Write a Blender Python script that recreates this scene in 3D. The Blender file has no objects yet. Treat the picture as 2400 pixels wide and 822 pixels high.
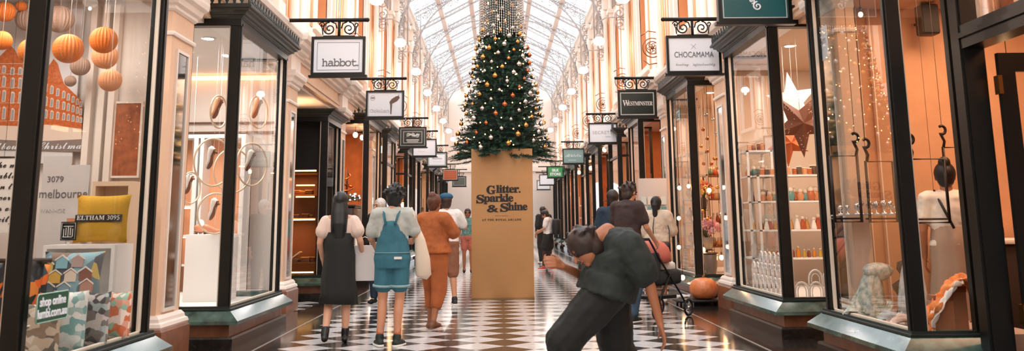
import bpy, bmesh, math, random
from mathutils import Vector, Matrix, Quaternion
R_ = random.Random(7)
PI = math.pi
C = bpy.context.scene.collection
SC = bpy.context.scene

# ---------------------------------------------------------------- camera
f_px, PX, PY = 2250.0, 1200.0, 77.0
EYE = Vector((0, 0, 1.25))
def _v(u, v): return Vector(((u - PX) / f_px, -(v - PY) / f_px, -1.0)).normalized()   # blender camera axes
d_c = _v(1170, 522)                                   # world +Y seen by the camera
u_c = -_v(1080, -11300) * -1                          # world +Z
u_c = (u_c - d_c * u_c.dot(d_c)).normalized()
x_c = d_c.cross(u_c).normalized()
M_wc = Matrix((x_c, d_c, u_c)).transposed()           # columns: world axes in camera coords
cam_d = bpy.data.cameras.new('camera'); cam = bpy.data.objects.new('camera', cam_d); C.objects.link(cam)
cam.matrix_world = Matrix.Translation(EYE) @ M_wc.transposed().to_4x4()
cam_d.sensor_width = 36; cam_d.lens = f_px / 2400 * 36
cam_d.shift_x = 0; cam_d.shift_y = -(411 - PY) / 2400
cam_d.clip_start = 0.05; cam_d.clip_end = 300
cam_d.dof.use_dof = True; cam_d.dof.focus_distance = 14.0; cam_d.dof.aperture_fstop = 2.8
SC.camera = cam

# ---------------------------------------------------------------- world, exposure
w = bpy.data.worlds.new('overcast sky'); SC.world = w; w.use_nodes = True
bg = w.node_tree.nodes['Background']
bg.inputs[0].default_value = (0.82, 0.92, 1.0, 1); bg.inputs[1].default_value = 3.1
SC.view_settings.view_transform = 'Standard'; SC.view_settings.look = 'None'
SC.view_settings.exposure = 0.12; SC.view_settings.gamma = 1.0; SC.view_settings.use_curve_mapping = False
cy = SC.cycles
cy.use_denoising = True; cy.max_bounces = 7; cy.diffuse_bounces = 4; cy.glossy_bounces = 3
cy.transmission_bounces = 3; cy.transparent_max_bounces = 16; cy.caustics_reflective = False; cy.caustics_refractive = False
cy.sample_clamp_indirect = 6.0

# ---------------------------------------------------------------- helpers
def lin(c):
    if isinstance(c, str):
        c = c.lstrip('#'); c = [int(c[i:i + 2], 16) / 255 for i in (0, 2, 4)]
    return tuple((x / 12.92 if x <= 0.04045 else ((x + 0.055) / 1.055) ** 2.4) for x in c[:3])
_mats = {}
def mat(name, col, rough=0.6, metal=0.0, var=0.0, vs=6.0, bump=0.0, bs=40.0, spec=0.5, coat=0.0, sub=None, trans=0.0, sheen=0.0):
    if name in _mats: return _mats[name]
    m = bpy.data.materials.new(name); m.use_nodes = True; _mats[name] = m
    nt = m.node_tree; b = nt.nodes['Principled BSDF']
    c = lin(col)
    b.inputs['Base Color'].default_value = (*c, 1); b.inputs['Roughness'].default_value = rough
    b.inputs['Metallic'].default_value = metal; b.inputs['Specular IOR Level'].default_value = spec
    b.inputs['Coat Weight'].default_value = coat; b.inputs['Coat Roughness'].default_value = 0.08
    if sheen: b.inputs['Sheen Weight'].default_value = sheen
    if trans: b.inputs['Transmission Weight'].default_value = trans
    if var or bump:
        tc = nt.nodes.new('ShaderNodeTexCoord')
        if var:
            n = nt.nodes.new('ShaderNodeTexNoise'); n.inputs['Scale'].default_value = vs; n.inputs['Detail'].default_value = 6
            nt.links.new(tc.outputs['Object'], n.inputs['Vector'])
            r = nt.nodes.new('ShaderNodeValToRGB')
            r.color_ramp.elements[0].position = .3; r.color_ramp.elements[1].position = .7
            r.color_ramp.elements[0].color = (*[x * (1 - var) for x in c], 1)
            c2 = lin(sub) if sub else [min(1, x * (1 + var)) for x in c]
            r.color_ramp.elements[1].color = (*c2, 1)
            nt.links.new(n.outputs['Fac'], r.inputs['Fac']); nt.links.new(r.outputs['Color'], b.inputs['Base Color'])
        if bump:
            n = nt.nodes.new('ShaderNodeTexNoise'); n.inputs['Scale'].default_value = bs; n.inputs['Detail'].default_value = 4
            nt.links.new(tc.outputs['Object'], n.inputs['Vector'])
            bp = nt.nodes.new('ShaderNodeBump'); bp.inputs['Strength'].default_value = bump; bp.inputs['Distance'].default_value = 0.01
            nt.links.new(n.outputs['Fac'], bp.inputs['Height']); nt.links.new(bp.outputs['Normal'], b.inputs['Normal'])
    return m
def emit(name, col, s):
    if name in _mats: return _mats[name]
    m = bpy.data.materials.new(name); m.use_nodes = True; _mats[name] = m
    b = m.node_tree.nodes['Principled BSDF']; c = lin(col)
    b.inputs['Base Color'].default_value = (*c, 1)
    b.inputs['Emission Color'].default_value = (*c, 1); b.inputs['Emission Strength'].default_value = s
    return m
def glass(name, tint=(1, 1, 1), refl=0.08, rough=0.0, fac=1.0):
    if name in _mats: return _mats[name]
    m = bpy.data.materials.new(name); m.use_nodes = True; _mats[name] = m; nt = m.node_tree; nt.nodes.clear()
    o = nt.nodes.new('ShaderNodeOutputMaterial'); t = nt.nodes.new('ShaderNodeBsdfTransparent'); g = nt.nodes.new('ShaderNodeBsdfGlossy')
    x = nt.nodes.new('ShaderNodeMixShader'); fr = nt.nodes.new('ShaderNodeFresnel'); fr.inputs['IOR'].default_value = 1.5
    k = nt.nodes.new('ShaderNodeMath'); k.operation = 'MULTIPLY'; k.inputs[1].default_value = fac; k.use_clamp = True
    t.inputs[0].default_value = (*tint, 1); g.inputs['Roughness'].default_value = rough
    nt.links.new(fr.outputs[0], k.inputs[0]); nt.links.new(k.outputs[0], x.inputs[0])
    nt.links.new(t.outputs[0], x.inputs[1]); nt.links.new(g.outputs[0], x.inputs[2]); nt.links.new(x.outputs[0], o.inputs[0])
    return m

class MB:
    """collects shapes and links them as one mesh object"""
    def __init__(s, tf=None): s.v = []; s.f = []; s.tf = tf; s.sm = []
    def add(s, vs, fs, smooth=False):
        o = len(s.v)
        s.v += [tuple(s.tf(Vector(p))) if s.tf else tuple(p) for p in vs]
        s.f += [tuple(i + o for i in q) for q in fs]; s.sm += [smooth] * len(fs); return s
    def box(s, c, d, rot=None):
        hx, hy, hz = d[0] / 2, d[1] / 2, d[2] / 2; c = Vector(c)
        vs = [Vector((x, y, z)) for x in (-hx, hx) for y in (-hy, hy) for z in (-hz, hz)]
        if rot is not None:
            q = rot if isinstance(rot, Matrix) else Matrix.Rotation(rot, 3, 'Z')
            vs = [q @ p for p in vs]
        return s.add([c + p for p in vs], [(0, 1, 3, 2), (4, 6, 7, 5), (0, 4, 5, 1), (2, 3, 7, 6), (0, 2, 6, 4), (1, 5, 7, 3)])
    def bb(s, x0, x1, y0, y1, z0, z1): return s.box(((x0 + x1) / 2, (y0 + y1) / 2, (z0 + z1) / 2), (abs(x1 - x0), abs(y1 - y0), abs(z1 - z0)))
    def rbox(s, x0, x1, y0, y1, z0, z1, r=.01):
        """box with chamfered edges"""
        bm = bmesh.new(); bmesh.ops.create_cube(bm, size=1)
        for v in bm.verts: v.co = Vector(((x0 + x1) / 2 + v.co.x * (x1 - x0), (y0 + y1) / 2 + v.co.y * (y1 - y0), (z0 + z1) / 2 + v.co.z * (z1 - z0)))
        bmesh.ops.bevel(bm, geom=list(bm.edges), offset=r, segments=2, profile=.5, affect='EDGES')
        bm.verts.index_update(); s.add([v.co.copy() for v in bm.verts], [tuple(v.index for v in q.verts) for q in bm.faces], True); bm.free(); return s
    def frm(s, x0, x1, z0, z1, t, y0, y1):
        """mitre free rectangular frame in the xz plane"""
        s.bb(x0, x0 + t, y0, y1, z0, z1); s.bb(x1 - t, x1, y0, y1, z0, z1)
        s.bb(x0 + t, x1 - t, y0 + .0004, y1 - .0004, z1 - t, z1); s.bb(x0 + t, x1 - t, y0 + .0004, y1 - .0004, z0, z0 + t); return s
    def quad(s, a, b, c, d): return s.add([a, b, c, d], [(0, 1, 2, 3)])
    def cyl(s, p0, p1, r0, r1=None, n=12, smooth=True):
        return s.tube([p0, p1], [r0, r0 if r1 is None else r1], n, smooth=smooth)
    def tube(s, pts, r, n=8, closed=False, smooth=True, flat=None):
        pts = [Vector(p) for p in pts]; N = len(pts)
        if not isinstance(r, (list, tuple)): r = [r] * N
        vs = []; fs = []; up = None
        for i, p in enumerate(pts):
            if closed: t = pts[(i + 1) % N] - pts[i - 1]
            else: t = pts[min(i + 1, N - 1)] - pts[max(i - 1, 0)]
            if t.length < 1e-9: t = Vector((0, 0, 1))
            t.normalize()
            if up is None: up = Vector((0, 0, 1)) if abs(t.z) < .95 else Vector((1, 0, 0))
            a = up - t * up.dot(t)
            if a.length < 1e-6: a = Vector((1, 0, 0)) - t * t.x
            a.normalize(); b = t.cross(a); up = a
            for k in range(n):
                th = 2 * PI * k / n
                vs.append(p + (a * math.cos(th) * (flat or 1) + b * math.sin(th)) * r[i])
        for i in range(N if closed else N - 1):
            j = (i + 1) % N
            for k in range(n):
                l = (k + 1) % n
                fs.append((i * n + k, i * n + l, j * n + l, j * n + k))
        if not closed: fs += [tuple(range(n - 1, -1, -1)), tuple((N - 1) * n + k for k in range(n))]
        return s.add(vs, fs, smooth)
    def lathe(s, prof, c=(0, 0, 0), n=16, smooth=True, sx=1, sy=1, mod=None, rot=None):
        c = Vector(c); vs = []; fs = []; N = len(prof)
        for r, z in prof:
            for k in range(n):
                th = 2 * PI * k / n; rr = r * (mod(th, z) if mod else 1)
                p = Vector((rr * math.cos(th) * sx, rr * math.sin(th) * sy, z))
                if rot is not None: p = rot @ p
                vs.append(c + p)
        for i in range(N - 1):
            for k in range(n):
                l = (k + 1) % n; fs.append((i * n + k, i * n + l, (i + 1) * n + l, (i + 1) * n + k))
        fs += [tuple(range(n - 1, -1, -1)), tuple((N - 1) * n + k for k in range(n))]
        return s.add(vs, fs, smooth)
    def ball(s, c, r, n=12, m=8, sc=(1, 1, 1), rot=None):
        c = Vector(c); vs = [c + (rot @ Vector((0, 0, -r * sc[2])) if rot is not None else Vector((0, 0, -r * sc[2])))]; fs = []
        for i in range(1, m):
            ph = -PI / 2 + PI * i / m
            for k in range(n):
                th = 2 * PI * k / n
                p = Vector((r * sc[0] * math.cos(ph) * math.cos(th), r * sc[1] * math.cos(ph) * math.sin(th), r * sc[2] * math.sin(ph)))
                vs.append(c + (rot @ p if rot is not None else p))
        p = Vector((0, 0, r * sc[2])); vs.append(c + (rot @ p if rot is not None else p))
        for k in range(n):
            l = (k + 1) % n; fs.append((0, 1 + l, 1 + k))
            for i in range(m - 2): fs.append((1 + i * n + k, 1 + i * n + l, 1 + (i + 1) * n + l, 1 + (i + 1) * n + k))
            fs.append((len(vs) - 1, 1 + (m - 2) * n + k, 1 + (m - 2) * n + l))
        return s.add(vs, fs, True)
    def prism(s, poly, axis, a, b):
        """poly of 2D points extruded along axis ('x','y','z') from a to b"""
        def P(q, t): return {'x': (t, q[0], q[1]), 'y': (q[0], t, q[1]), 'z': (q[0], q[1], t)}[axis]
        n = len(poly)
        return s.add([P(q, a) for q in poly] + [P(q, b) for q in poly], [tuple(range(n)), tuple(range(2 * n - 1, n - 1, -1))] + [(i, (i + 1) % n, n + (i + 1) % n, n + i) for i in range(n)])
    def sweep(s, prof, path, outs, closed_prof=True):
        """prof: (out, z) points; path: xy points; outs: unit-ish miter vectors per path point"""
        n = len(prof); vs = []; fs = []
        for p, o in zip(path, outs):
            for q in prof: vs.append((p[0] + o[0] * q[0], p[1] + o[1] * q[0], q[1]))
        for i in range(len(path) - 1):
            for k in range(n if closed_prof else n - 1):
                l = (k + 1) % n; fs.append((i * n + k, i * n + l, (i + 1) * n + l, (i + 1) * n + k))
        if closed_prof: fs += [tuple(range(n - 1, -1, -1)), tuple((len(path) - 1) * n + k for k in range(n))]
        return s.add(vs, fs)
    def build(s, name, m, parent=None, loc=None, **kw):
        me = bpy.data.meshes.new(name); me.from_pydata(s.v, [], s.f)
        me.polygons.foreach_set('use_smooth', s.sm)
        bm = bmesh.new(); bm.from_mesh(me); bmesh.ops.recalc_face_normals(bm, faces=bm.faces); bm.to_mesh(me); bm.free()
        if m is not None: me.materials.append(m)
        o = bpy.data.objects.new(name, me); C.objects.link(o)
        if parent: o.parent = parent
        if loc is not None: o.location = loc
        for k, v in kw.items(): o[k] = v
        return o
def tag(o, label=None, cat=None, group=None, kind=None):
    if label: o['label'] = label
    if cat: o['category'] = cat
    if group: o['group'] = group
    if kind: o['kind'] = kind
    return o
def thing(name, label, cat, loc=(0, 0, 0), rz=0, group=None):
    o = bpy.data.objects.new(name, None); C.objects.link(o); o.empty_display_size = .1
    o.location = loc; o.rotation_euler = (0, 0, rz); return tag(o, label, cat, group)
def struct(name, loc=(0, 0, 0)):
    o = bpy.data.objects.new(name, None); C.objects.link(o); o.location = loc; o['kind'] = 'structure'; return o
def dup(src, loc=None, rot=None, scale=None, label=None, group=None):
    def cp(o, par):
        c = o.copy(); C.objects.link(c)
        if par: c.parent = par
        for ch in [x for x in kids.get(o, [])]: cp(ch, c)
        return c
    kids = {}
    def walk(o):
        kids[o] = list(o.children)
        for ch in kids[o]: walk(ch)
    walk(src)
    c = cp(src, None)
    if loc is not None: c.location = loc
    if rot is not None: c.rotation_euler = rot if isinstance(rot, (tuple, list)) else (0, 0, rot)
    if scale is not None: c.scale = (scale,) * 3 if not isinstance(scale, (tuple, list)) else scale
    return tag(c, label, None, group)
def text(s, m, parent, loc, size, rz=0, ext=.002, name='lettering', align='CENTER', off=0, sx=1, rx=PI / 2, space=1.0, **kw):
    cu = bpy.data.curves.new(name, 'FONT'); cu.body = s; cu.size = size; cu.extrude = ext; cu.align_x = align; cu.offset = off
    cu.space_character = space; cu.resolution_u = 3
    o = bpy.data.objects.new(name, cu); C.objects.link(o); cu.materials.append(m); o.parent = parent
    if align == 'CENTER' or True:
        bpy.context.view_layer.update()
        me = bpy.data.meshes.new_from_object(o.evaluated_get(bpy.context.evaluated_depsgraph_get())); me.name = name
        bpy.data.objects.remove(o); bpy.data.curves.remove(cu)
        o = bpy.data.objects.new(name, me); C.objects.link(o); o.parent = parent
        if not me.materials: me.materials.append(m)
    o.location = loc; o.rotation_euler = (rx, 0, rz); o.scale = (sx, 1, 1)
    for k, v in kw.items(): o[k] = v
    return o
def mathfont(s, up, lo):
    return ''.join(chr(up + ord(c) - 65) if c.isascii() and c.isupper() else chr(lo + ord(c) - 97) if c.isascii() and c.islower() else c for c in s)
bold = lambda s: mathfont(s, 0x1D400, 0x1D41A)
typew = lambda s: mathfont(s, 0x1D670, 0x1D68A)
script = lambda s: mathfont(s, 0x1D4D0, 0x1D4EA)
def area(name, loc, size, power, col, rot=(0, 0, 0), sy=None):
    l = bpy.data.lights.new(name, 'AREA'); l.energy = power; l.color = lin(col); l.size = size
    if sy: l.shape = 'RECTANGLE'; l.size_y = sy
    o = bpy.data.objects.new(name, l); C.objects.link(o); o.location = loc; o.rotation_euler = rot; return o
def point(name, loc, power, col, r=.05):
    l = bpy.data.lights.new(name, 'POINT'); l.energy = power; l.color = lin(col); l.shadow_soft_size = r
    o = bpy.data.objects.new(name, l); C.objects.link(o); o.location = loc; return o
def spiral(c, r, turns, start, d=1, n=26, rmin=.15, plane='xz'):
    pts = []
    for i in range(n):
        t = i / (n - 1); rr = r * (1 - (1 - rmin) * t); a = start + d * turns * 2 * PI * t
        p = (rr * math.cos(a), rr * math.sin(a))
        pts.append((c[0] + p[0], c[1], c[2] + p[1]) if plane == 'xz' else (c[0], c[1] + p[0], c[2] + p[1]))
    return pts
# ================================================================ MATERIALS
peach = mat('peach plaster', '#EAC6A8', .7, var=.05, vs=2, bump=.1, bs=30)
cream = mat('cream moulding', '#F5E9DE', .6, var=.04, vs=3)
apricot = mat('apricot plaster and warm glow', '#E59A66', .7, var=.06, vs=2)
blackp = mat('black green paint', '#121311', .36, var=.15, vs=8, spec=.35)
dgreen = mat('dark green cornice paint', '#172320', .45, var=.15, vs=8)
bronze = mat('bronze brown paint', '#3A2A1E', .35, var=.2, vs=8)
marble = mat('green marble', '#2B443D', .14, var=.45, vs=9, sub='#4F6C62', coat=.25)
panelb = mat('brown stone panel', '#8A5A42', .3, var=.25, vs=7)
basem = mat('black granite base', '#22201E', .25, var=.3, vs=20)
iron = mat('black iron', '#161412', .45, metal=.3)
giron = mat('grey painted iron', '#B5ADAA', .5)
white = mat('white paint', '#F4F0EC', .5)
gl = glass('shop window glass', (.97, .98, .97), fac=.32)
beadm = mat('pale glazing bead', '#E9DCCB', .5)
mirror = mat('mirror strip', '#C9C4BC', .06, metal=1.0)
gold = mat('gold metal', '#D9A35E', .22, metal=1.0)
silver = mat('silver metal', '#D8DADD', .2, metal=1.0)
copper = mat('copper metal', '#C9744A', .25, metal=1.0)

# floor: checkerboard set diagonally, worked out from world position
def floor_mat(name, lightc, darkc, px, ph):
    m = bpy.data.materials.new(name); m.use_nodes = True; nt = m.node_tree; b = nt.nodes['Principled BSDF']
    g = nt.nodes.new('ShaderNodeNewGeometry'); mp = nt.nodes.new('ShaderNodeMapping'); mp.vector_type = 'POINT'
    side = px / math.sqrt(2)
    mp.inputs['Rotation'].default_value = (0, 0, PI / 4)
    c = Vector((ph[0], ph[1], 0)); c.rotate(Matrix.Rotation(PI / 4, 3, 'Z'))
    mp.inputs['Location'].default_value = (-c.x + side / 2, -c.y + side / 2, side / 2)
    nt.links.new(g.outputs['Position'], mp.inputs['Vector'])
    ck = nt.nodes.new('ShaderNodeTexChecker'); ck.inputs['Scale'].default_value = 1 / side
    nt.links.new(mp.outputs[0], ck.inputs['Vector'])
    n = nt.nodes.new('ShaderNodeTexNoise'); n.inputs['Scale'].default_value = 5; n.inputs['Detail'].default_value = 8; n.inputs['Distortion'].default_value = 1.5
    nt.links.new(g.outputs['Position'], n.inputs['Vector'])
    def ramp(c, v):
        r = nt.nodes.new('ShaderNodeValToRGB'); c = lin(c)
        r.color_ramp.elements[0].position = .35; r.color_ramp.elements[1].position = .65
        r.color_ramp.elements[0].color = (*[x * (1 - v) for x in c], 1); r.color_ramp.elements[1].color = (*[x * (1 + v) for x in c], 1)
        nt.links.new(n.outputs['Fac'], r.inputs['Fac']); return r
    ra = ramp(lightc, .10); rb = ramp(darkc, .45)
    nt.links.new(ra.outputs[0], ck.inputs['Color1']); nt.links.new(rb.outputs[0], ck.inputs['Color2'])
    nt.links.new(ck.outputs['Color'], b.inputs['Base Color'])
    b.inputs['Roughness'].default_value = .13; b.inputs['Specular IOR Level'].default_value = .6
    return m
AX = .05
tile = floor_mat('checker marble tiles', '#E2E1E2', '#2F2D2B', .5875, (AX, 11.55 + .29))
slate = mat('dark slate paving', '#201F1E', .12, var=.45, vs=4, sub='#3A3632', coat=.3)
fl = MB(); fl.bb(AX - 2.35, AX + 2.35, -16, 58, -.1, 0); fl.build('floor', tile, kind='structure')
fb = MB(); fb.bb(-8, AX - 2.35, -16, 58, -.1, 0); fb.bb(AX + 2.35, 8, -16, 58, -.1, 0); fb.build('floor_border', slate, kind='structure')
ln = MB(); ln.bb(-2.53, -2.505, -16, 58, .0005, .003); ln.bb(2.62, 2.645, -16, 58, .0005, .003)
ln.build('trim_1', mat('pale inlay', '#A9A29A', .2), kind='structure')
# tiled thresholds of the recessed entrances
th = MB(); th.bb(-4.6, -2.95, 14.75, 16.55, .0005, .004); th.bb(3.5, 4.9, 17.9, 20.1, .0005, .004); th.build('trim_2', tile, kind='structure')

# ================================================================ SIDES
YK = lambda k: 9.8 + 4.8 * k          # pilaster line, one every 4.8 m
SIDE = {'left': (-1, 2.85, 3.2), 'right': (1, 3.1, 3.4)}
def TF(side):
    s = SIDE[side][0]
    return lambda p: (s * p.x, p.y, p.z)
TOPG = 3.45; SILL = .40
nwin = [0]
def bay(side, y0, y1, cres=True, backs=(0, 1), top=TOPG, xf=None, detail=True, depth=None, transom=None):
    sg, XF, XP = SIDE[side]; tf = TF(side); XF = xf or XF; XP = max(XP, XF + .3) if depth is None else XF + depth
    nwin[0] += 1; w = struct('window_%d' % nwin[0], (sg * XF, (y0 + y1) / 2, 0)); off = Vector(w.location)
    def T(p): q = Vector(tf(Vector(p))); return q - off
    mb = lambda: MB(T)
    P = .105
    path = [(XP + .25, y0), (XF, y0), (XF, y1), (XP + .25, y1)]; outs = [(0, -1), (-1, -1), (-1, 1), (0, 1)]
    for ya, yb in ((y0, y0 + P), (y1 - P, y1)):
        m = mb(); m.bb(XF, XF + P, ya, yb, SILL, top)
        m.bb(XF - .012, XF + .02, ya + .03, yb - .03, SILL, top); m.build('post', blackp, w)
    for ya in [(y0 + .01, y1 - .08)[q] for q in backs]:
        m = mb(); m.bb(XP + .18, XP + .25, ya, ya + .07, SILL, top); m.build('post', blackp, w)
    if detail:
        m = mb()
        for ya in (y0 + P, y1 - P - .022): m.bb(XF + .03, XF + .06, ya, ya + .022, SILL, top)
        m.bb(XF + .03, XF + .06, y0 + P, y1 - P, SILL, SILL + .03)
        for ya in (y0 + .03, y1 - .06): m.bb(XF + P, XF + P + .02, ya, ya + .03, SILL, top)
        m.build('glazing_bead', beadm, w)
    m = mb(); m.quad((XF + .045, y0 + P, SILL), (XF + .045, y1 - P, SILL), (XF + .045, y1 - P, top), (XF + .045, y0 + P, top)); m.build('glass_pane', gl, w)
    for yy in (y0 + .045, y1 - .045):
        m = mb(); m.quad((XF + P, yy, SILL), (XP + .18, yy, SILL), (XP + .18, yy, top), (XF + P, yy, top)); m.build('glass_pane', gl, w)
    if transom:
        m = mb(); m.bb(XF + .01, XF + .08, y0 + P, y1 - P, transom, transom + .06); m.bb(XF + P, XP, y0 + .01, y0 + .08, transom, transom + .06); m.build('transom_bar', blackp, w)
    # sill, panel and base
    m = mb(); m.sweep([(-.10, .42), (.0, .42), (.01, .405), (.15, .285), (.155, .25), (.12, .245), (-.10, .245)], path, outs); m.build('sill', marble, w)
    m = mb(); m.sweep([(-.1, .37), (.008, .418), (.03, .425), (.03, .405), (.045, .40), (.045, .385), (-.1, .37)], path, outs); m.build('sill_moulding', dgreen, w)
    m = mb(); m.sweep([(-.1, .25), (.035, .25), (.035, .11), (-.1, .11)], path, outs); m.build('panel', panelb, w)
    m = mb(); m.sweep([(-.1, .12), (.075, .12), (.085, .10), (.085, .0), (-.1, .0)], path, outs); m.build('base', basem, w)
    # head, cornice, cresting
    m = mb(); m.sweep([(-.12, top - .03), (.012, top - .03), (.012, top + .06), (-.12, top + .06)], path, outs); m.build('head_rail', blackp, w)
    m = mb(); cm = dgreen
    z = top + .05
    prof = [(-.12, z), (.02, z), (.02, z + .012), (.03, z + .015), (.045, z + .03), (.07, z + .035), (.08, z + .06), (.115, z + .075), (.12, z + .095), (.15, z + .10), (.155, z + .125), (-.12, z + .125)]
    m.sweep(prof, path, outs); m.build('cornice', mat('greenish bronze cornice', '#2F312A', .4, var=.2, vs=10), w)
    m = mb(); m.bb(XF + .02, XP + .04, y0 + .02, y1 - .02, top - .012, top + .045); m.build('soffit', white, w)
    if cres:
        m = mb(); z = top + .175
        m.sweep([(.10, z), (.14, z), (.14, z + .02), (.10, z + .02)], path, outs)
        def fleur(x, y, along, big):
            h = .13 if big else .075; wd = .035 if big else .022
            poly = [(-.01, 0), (-wd * .5, h * .35), (-wd, h * .45), (-wd * .8, h * .62), (-wd * .45, h * .6), (-wd * .35, h * .85), (0, h), (wd * .35, h * .85), (wd * .45, h * .6), (wd * .8, h * .62), (wd, h * .45), (wd * .5, h * .35), (.01, 0)]
            if along == 'y': m.add([(x - .008, y + q[0], z + .015 + q[1]) for q in poly] + [(x + .008, y + q[0], z + .015 + q[1]) for q in poly], [tuple(range(13)), tuple(range(25, 12, -1))] + [(i, (i + 1) % 13, 13 + (i + 1) % 13, 13 + i) for i in range(13)])
            else: m.add([(x + q[0], y - .008, z + .015 + q[1]) for q in poly] + [(x + q[0], y + .008, z + .015 + q[1]) for q in poly], [tuple(range(13)), tuple(range(25, 12, -1))] + [(i, (i + 1) % 13, 13 + (i + 1) % 13, 13 + i) for i in range(13)])
        n = int((y1 - y0 + .24) / .066)
        for i in range(n + 1): fleur(XF - .12, y0 - .12 + (y1 - y0 + .24) * i / n, 'y', i % 2 == 0)
        n = int((XP - XF + .2) / .066)
        for i in range(1, n + 1): fleur(XF - .12 + (XP - XF + .3) * i / n, y0 - .12, 'x', i % 2 == 0)
        m.build('cresting', dgreen, w)
    return w
# platforms inside the windows
def deck(side, y0, y1, m, xin=.9, z=SILL):
    sg, XF, XP = SIDE[side]; b = MB(TF(side)); b.bb(XF + .06, XF + xin, y0 + .05, y1 - .05, .0, z); return b.build('trim_%d' % (100 + nwin[0]), m, kind='structure')

LB = [(5.95, 8.15), (10.45, 12.85), (21.1, 23.4), (24.6, 26.7), (30.2, 32.0), (33.0, 35.2), (39.4, 41.6), (42.6, 44.8), (48.5, 50.5), (52, 54)]
RB = [(7.45, 9.4), (10.75, 12.95), (15.5, 17.55), (21.2, 22.9), (25.0, 27.2), (30.0, 32.2), (34.4, 36.6), (39.4, 41.6), (43.8, 46), (49, 51), (53.5, 55.5)]
for i, (a, b) in enumerate(LB): bay('left', a, b, detail=i < 4, backs=() if i == 0 else (0,) if i < 3 else (0, 1), transom=2.75 if i in (3, 4) else None)
for i, (a, b) in enumerate(RB): bay('right', a, b, detail=i < 4, backs=(0,) if i < 3 else (0, 1), top=TOPG, transom=2.9 if i in (4, 6) else None)
wd = bay('left', 16.75, 18.2, cres=False, top=3.05, depth=1.3, xf=2.98)

# pilasters, one by one
def pilaster(side, yc, n):
    sg, XF, XP = SIDE[side]; t = struct('trim_%d' % n, (sg * XP, yc, 0)); off = Vector(t.location)
    T = lambda p: Vector(TF(side)(Vector(p))) - off
    hw = .32; X0 = XP - .06; path = [(XP + .12, yc - hw), (X0, yc - hw), (X0, yc + hw), (XP + .12, yc + hw)]; outs = [(0, -1), (-1, -1), (-1, 1), (0, 1)]
    m = MB(T); m.bb(X0, XP + .12, yc - hw, yc + hw, .3, 3.5); m.build('shaft', peach, t)
    m = MB(T); m.sweep([(-.1, 0), (.09, 0), (.09, .31), (.07, .33), (-.1, .33)], path, outs); m.build('pedestal', panelb, t)
    m = MB(T); m.sweep([(-.1, .33), (.07, .33), (.08, .35), (.07, .38), (.05, .39), (.045, .42), (.02, .45), (-.1, .45)], path, outs); m.build('base_moulding', cream, t)
    m = MB(T); m.sweep([(-.1, 3.3), (.01, 3.3), (.03, 3.32), (.03, 3.35), (.06, 3.37), (.075, 3.42), (.11, 3.45), (.12, 3.5), (.12, 3.53), (-.1, 3.53)], path, outs)
    m.sweep([(-.1, 3.06), (.02, 3.06), (.025, 3.08), (.02, 3.1), (-.1, 3.1)], path, outs); m.build('capital', cream, t)
    m = MB(T); m.bb(X0 - .006, X0 + .01, yc - .15, yc + .15, .5, 2.92); m.build('mirror_panel', mirror, t)
    m = MB(T)
    for y in (yc - .18, yc + .15): m.bb(X0 - .02, X0 + .01, y, y + .03, .47, 2.95)
    for z in (.47, 2.92): m.bb(X0 - .0195, X0 + .01, yc - .15, yc + .15, z, z + .03)
    m.build('panel_frame', cream, t)
for k in range(0, 10):
    pilaster('left', YK(k) + .05 if k else 9.45, 10 + k); pilaster('right', YK(k) - (.25 if k < 2 else 0), 30 + k)

# entablature running the length of the arcade
for side, n in (('left', 50), ('right', 60)):
    sg, XF, XP = SIDE[side]; T = TF(side)
    path = [(XP, -16), (XP, 58)]; outs = [(-1, 0), (-1, 0)]
    m = MB(T); m.sweep([(-1.0, 3.5), (.03, 3.5), (.03, 3.56), (.05, 3.57), (.05, 3.6), (.02, 3.61), (.02, 3.8), (-1.0, 3.8)], path, outs); m.build('trim_%d' % n, peach, kind='structure')
    m = MB(T); m.sweep([(-.5, 3.8), (.05, 3.8), (.06, 3.83), (.12, 3.84), (.13, 3.88), (.2, 3.9), (.22, 3.95), (.28, 3.97), (.3, 4.03), (.3, 4.06), (-.5, 4.1)], path, outs)
    for k in range(-1, 10):      # breaks forward over each pilaster
        yc = YK(k); pp = [(XP, yc - .38), (XP, yc - .38), (XP, yc + .38), (XP, yc + .38)]
        m.sweep([(-.1, 3.8), (.13, 3.8), (.14, 3.83), (.2, 3.84), (.21, 3.88), (.28, 3.9), (.3, 3.95), (.36, 3.97), (.38, 4.03), (.38, 4.07), (-.1, 4.12)], pp, [(0, -.3), (-1, -.3), (-1, .3), (0, .3)])
        m.bb(XP - .1, XP + .1, yc - .34, yc + .34, 3.53, 3.8)
    m.build('trim_%d' % (n + 1), cream, kind='structure')

# shop partitions, back walls, ceilings (each its own structure)
RW = {'white': mat('white shop wall', '#EFE6DF', .6), 'tan': mat('tan shop wall', '#CFA07C', .65, var=.05), 'orange': mat('orange timber wall', '#C97B42', .5, var=.15, vs=5),
      'dark': mat('dark shop wall', '#3A2C24', .6), 'cream': mat('cream shop wall', '#E3CDB8', .6)}
nw = [0]
def wallbox(x0, x1, y0, y1, z0, z1, m, nm=None):
    nw[0] += 1; b = MB(); b.bb(x0, x1, y0, y1, z0, z1); return b.build(nm or ('wall_%s' % ('partition%d' % nw[0])), m, kind='structure')
def pname(n):
    return 'wall_partition_' + 'abcdefghijklmnopqrstuvwxyz'[n % 26] + ('' if n < 26 else 'abcdefghijklmnopqrstuvwxyz'[n // 26])
LP = [(4.9, 'dark'), (9.45, 'white'), (14.25, 'white'), (18.9, 'dark'), (24.1, 'orange'), (29.0, 'cream'), (33.9, 'orange'), (38.7, 'cream'), (43.5, 'white'), (48.3, 'cream'), (53.1, 'orange')]
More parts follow.
